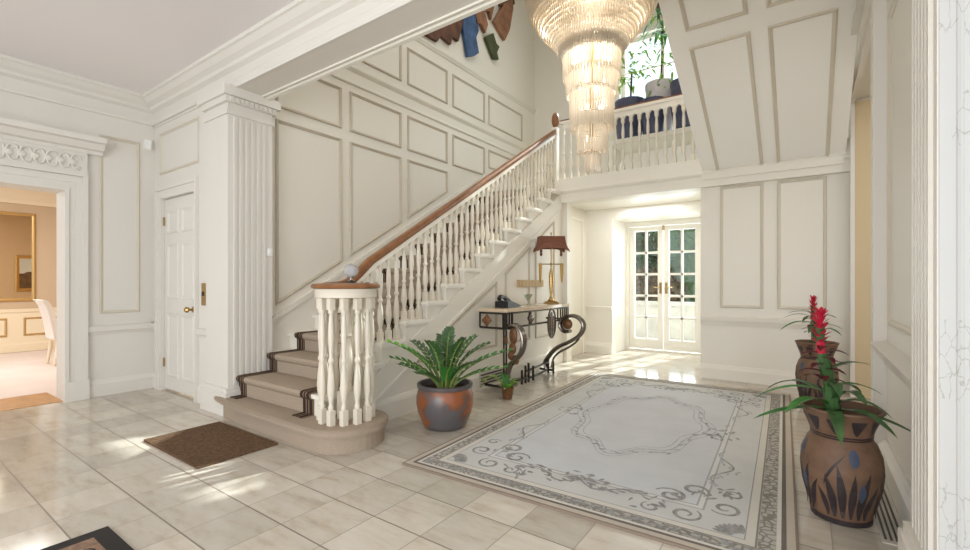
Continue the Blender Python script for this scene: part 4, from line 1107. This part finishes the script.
# ------------------------------------------------------------------ dining room things
dc = thing('dining_chair', 'white upholstered high-backed dining chair seen through the left doorway', 'chair', (-8.6, 1.96, 0))
m = MB(); m.box(-.22, .22, -.2, .24, .36, .47); m.build('seat', FABRIC, dc)
m = MB(); rows = []
for z, y in ((.36, -.20), (.5, -.215), (.7, -.25), (.83, -.285), (.89, -.32), (.905, -.345)):
    rows.append([(-.22, y, z), (.22, y, z), (.22, y-.06, z+.0), (-.22, y-.06, z)])
m.rings(rows); m.build('backrest', FABRIC, dc)
for x in (-.18, .18):
    for y, dy in ((-.2, -.05), (.2, 0)):
        m = MB(); m.tube([(x, y, .37), (x, y+dy, 0)], [.025, .018], 8); m.build('leg', CREAM, dc)
mir = thing('wall_mirror', 'wide gilt-edged mirror on the tan dining room wall', 'mirror', (DX, 1.1, 1.55))
m = MB(); m.frame(rectx(0, -.9, .82, -.72, .74), (1,0,0), .06, .03); m.build('frame', GOLD, mir)
m = MB(); m.box(0, .012, -.86, .78, -.68, .70); m.build('glass', MIRROR, mir)
pic = thing('framed_painting', 'gilt-framed landscape painting seen reflected in the dining room mirror', 'painting', (-6.095, 2.62, 1.35))
m = MB(); m.frame(rectx(0, -.24, .24, -.42, .42), (-1,0,0), .08, .035); m.build('frame', GOLD, pic)
m = MB(); m.box(-.012, 0, -.18, .18, -.36, .0, 0); m.box(-.012, 0, -.18, .18, .0, .36, 1); m.sphere((-.011, .0, -.05), 1, 10, 8, 0, (.003, .12, .1))
m.build('canvas', [mat('canvas_brown', (110, 88, 66), .6, .3, noise=.4, nscale=10), mat('canvas_sky', (206, 212, 214), .6, .3)], pic)

# ------------------------------------------------------------------ light
w = bpy.data.worlds.new('world'); sc.world = w; w.use_nodes = True
bg = w.node_tree.nodes['Background']; bg.inputs[0].default_value = (.86, .93, 1., 1); bg.inputs[1].default_value = 1.9
def light(name, typ, loc, energy, col=(1,1,1), size=None, target=None, **kw):
    l = bpy.data.lights.new(name, typ); l.energy = energy; l.color = col
    if typ == 'AREA': l.shape = 'RECTANGLE'; l.size, l.size_y = size
    for k, v in kw.items(): setattr(l, k, v)
    o = bpy.data.objects.new(name, l); COL.objects.link(o); o.location = loc
    if target is not None: o.rotation_euler = (Vector(target)-Vector(loc)).to_track_quat('-Z', 'Y').to_euler()
    return o
light('sun', 'SUN', (0, 0, 12), 10., (1, .985, .97), target=Vector((0,0,12))+Vector((-.68,-2.8,-2.18)), angle=math.radians(.7))
light('hall_fill_light', 'AREA', (-2.0, 4.0, 6.45), 58, (1, .995, .985), (2.6, 3.0), (-2.0, 4.0, 0))  # added overhead fill under the closed hall ceiling, which has no opening
light('landing_window_light', 'AREA', (-1.6, 8.1, 4.5), 90, (.95, .97, 1), (2.2, 1.8), (-2.0, 4., 2.8))
light('garden_door_light', 'AREA', (-1.9, 8.3, 1.5), 70, (.92, .96, 1), (1.3, 2.0), (-1.9, 4., .6))
light('foyer_fill_light', 'AREA', (-.3, -3.4, 1.25), 155, (1, .99, .985), (3.4, 2.3), (-.6, 3., 1.9))  # added fill from behind the camera, no window stands there
light('dining_fill_light', 'AREA', (-8.4, 1.0, 2.7), 80, (1, .985, .95), (1.5, 1.5), (-8.4, 1.0, 0))  # added unseen fill to brighten the dining room, not a fitting
light('side_room_fill_light', 'AREA', (1.8, 4.8, 2.95), 24, (1, .95, .88), (1, 1), (1.8, 4.8, 0))  # invented source out of view, lights the side room from above
light('passage_fill_light', 'AREA', (-1.9, 6.7, 2.30), 12, (1, .99, .98), (.8, .6), (-1.9, 6.7, 0))  # extra fill added to whiten the passage, no lamp hangs here
for z, e in ((2.5, 2.5), (2.95, 7)):
    light('chandelier_lamp', 'POINT', (CHX, CHY, z), e, (1, .97, .92), shadow_soft_size=.06)
for i in range(5):
    a = 2*PI*i/5; light('chandelier_lamp', 'POINT', (CHX+.3*math.cos(a), CHY+.3*math.sin(a), 3.66), 34, (1, .97, .92), shadow_soft_size=.06)

# ------------------------------------------------------------------ camera
cd = bpy.data.cameras.new('camera'); co = bpy.data.objects.new('camera', cd); COL.objects.link(co)
cd.sensor_width = 36.; cd.lens = 455./970.*36.; cd.shift_y = 7./970.; cd.clip_start = .05
co.location = (0, 0, 1.15); co.rotation_euler = (PI/2, 0, math.radians(35.1)); sc.camera = co
vs = sc.view_settings; vs.view_transform = 'Standard'; vs.look = 'None'; vs.gamma = 1.; vs.exposure = -.08
try: vs.use_curve_mapping = False
except Exception: pass
sc.cycles.use_denoising = True
try: sc.cycles.denoiser = 'OPENIMAGEDENOISE'
except Exception: pass
sc.cycles.max_bounces = 10; sc.cycles.diffuse_bounces = 6; sc.cycles.transparent_max_bounces = 24; sc.cycles.caustics_reflective = False; sc.cycles.caustics_refractive = False
sc.cycles.sample_clamp_indirect = 8.
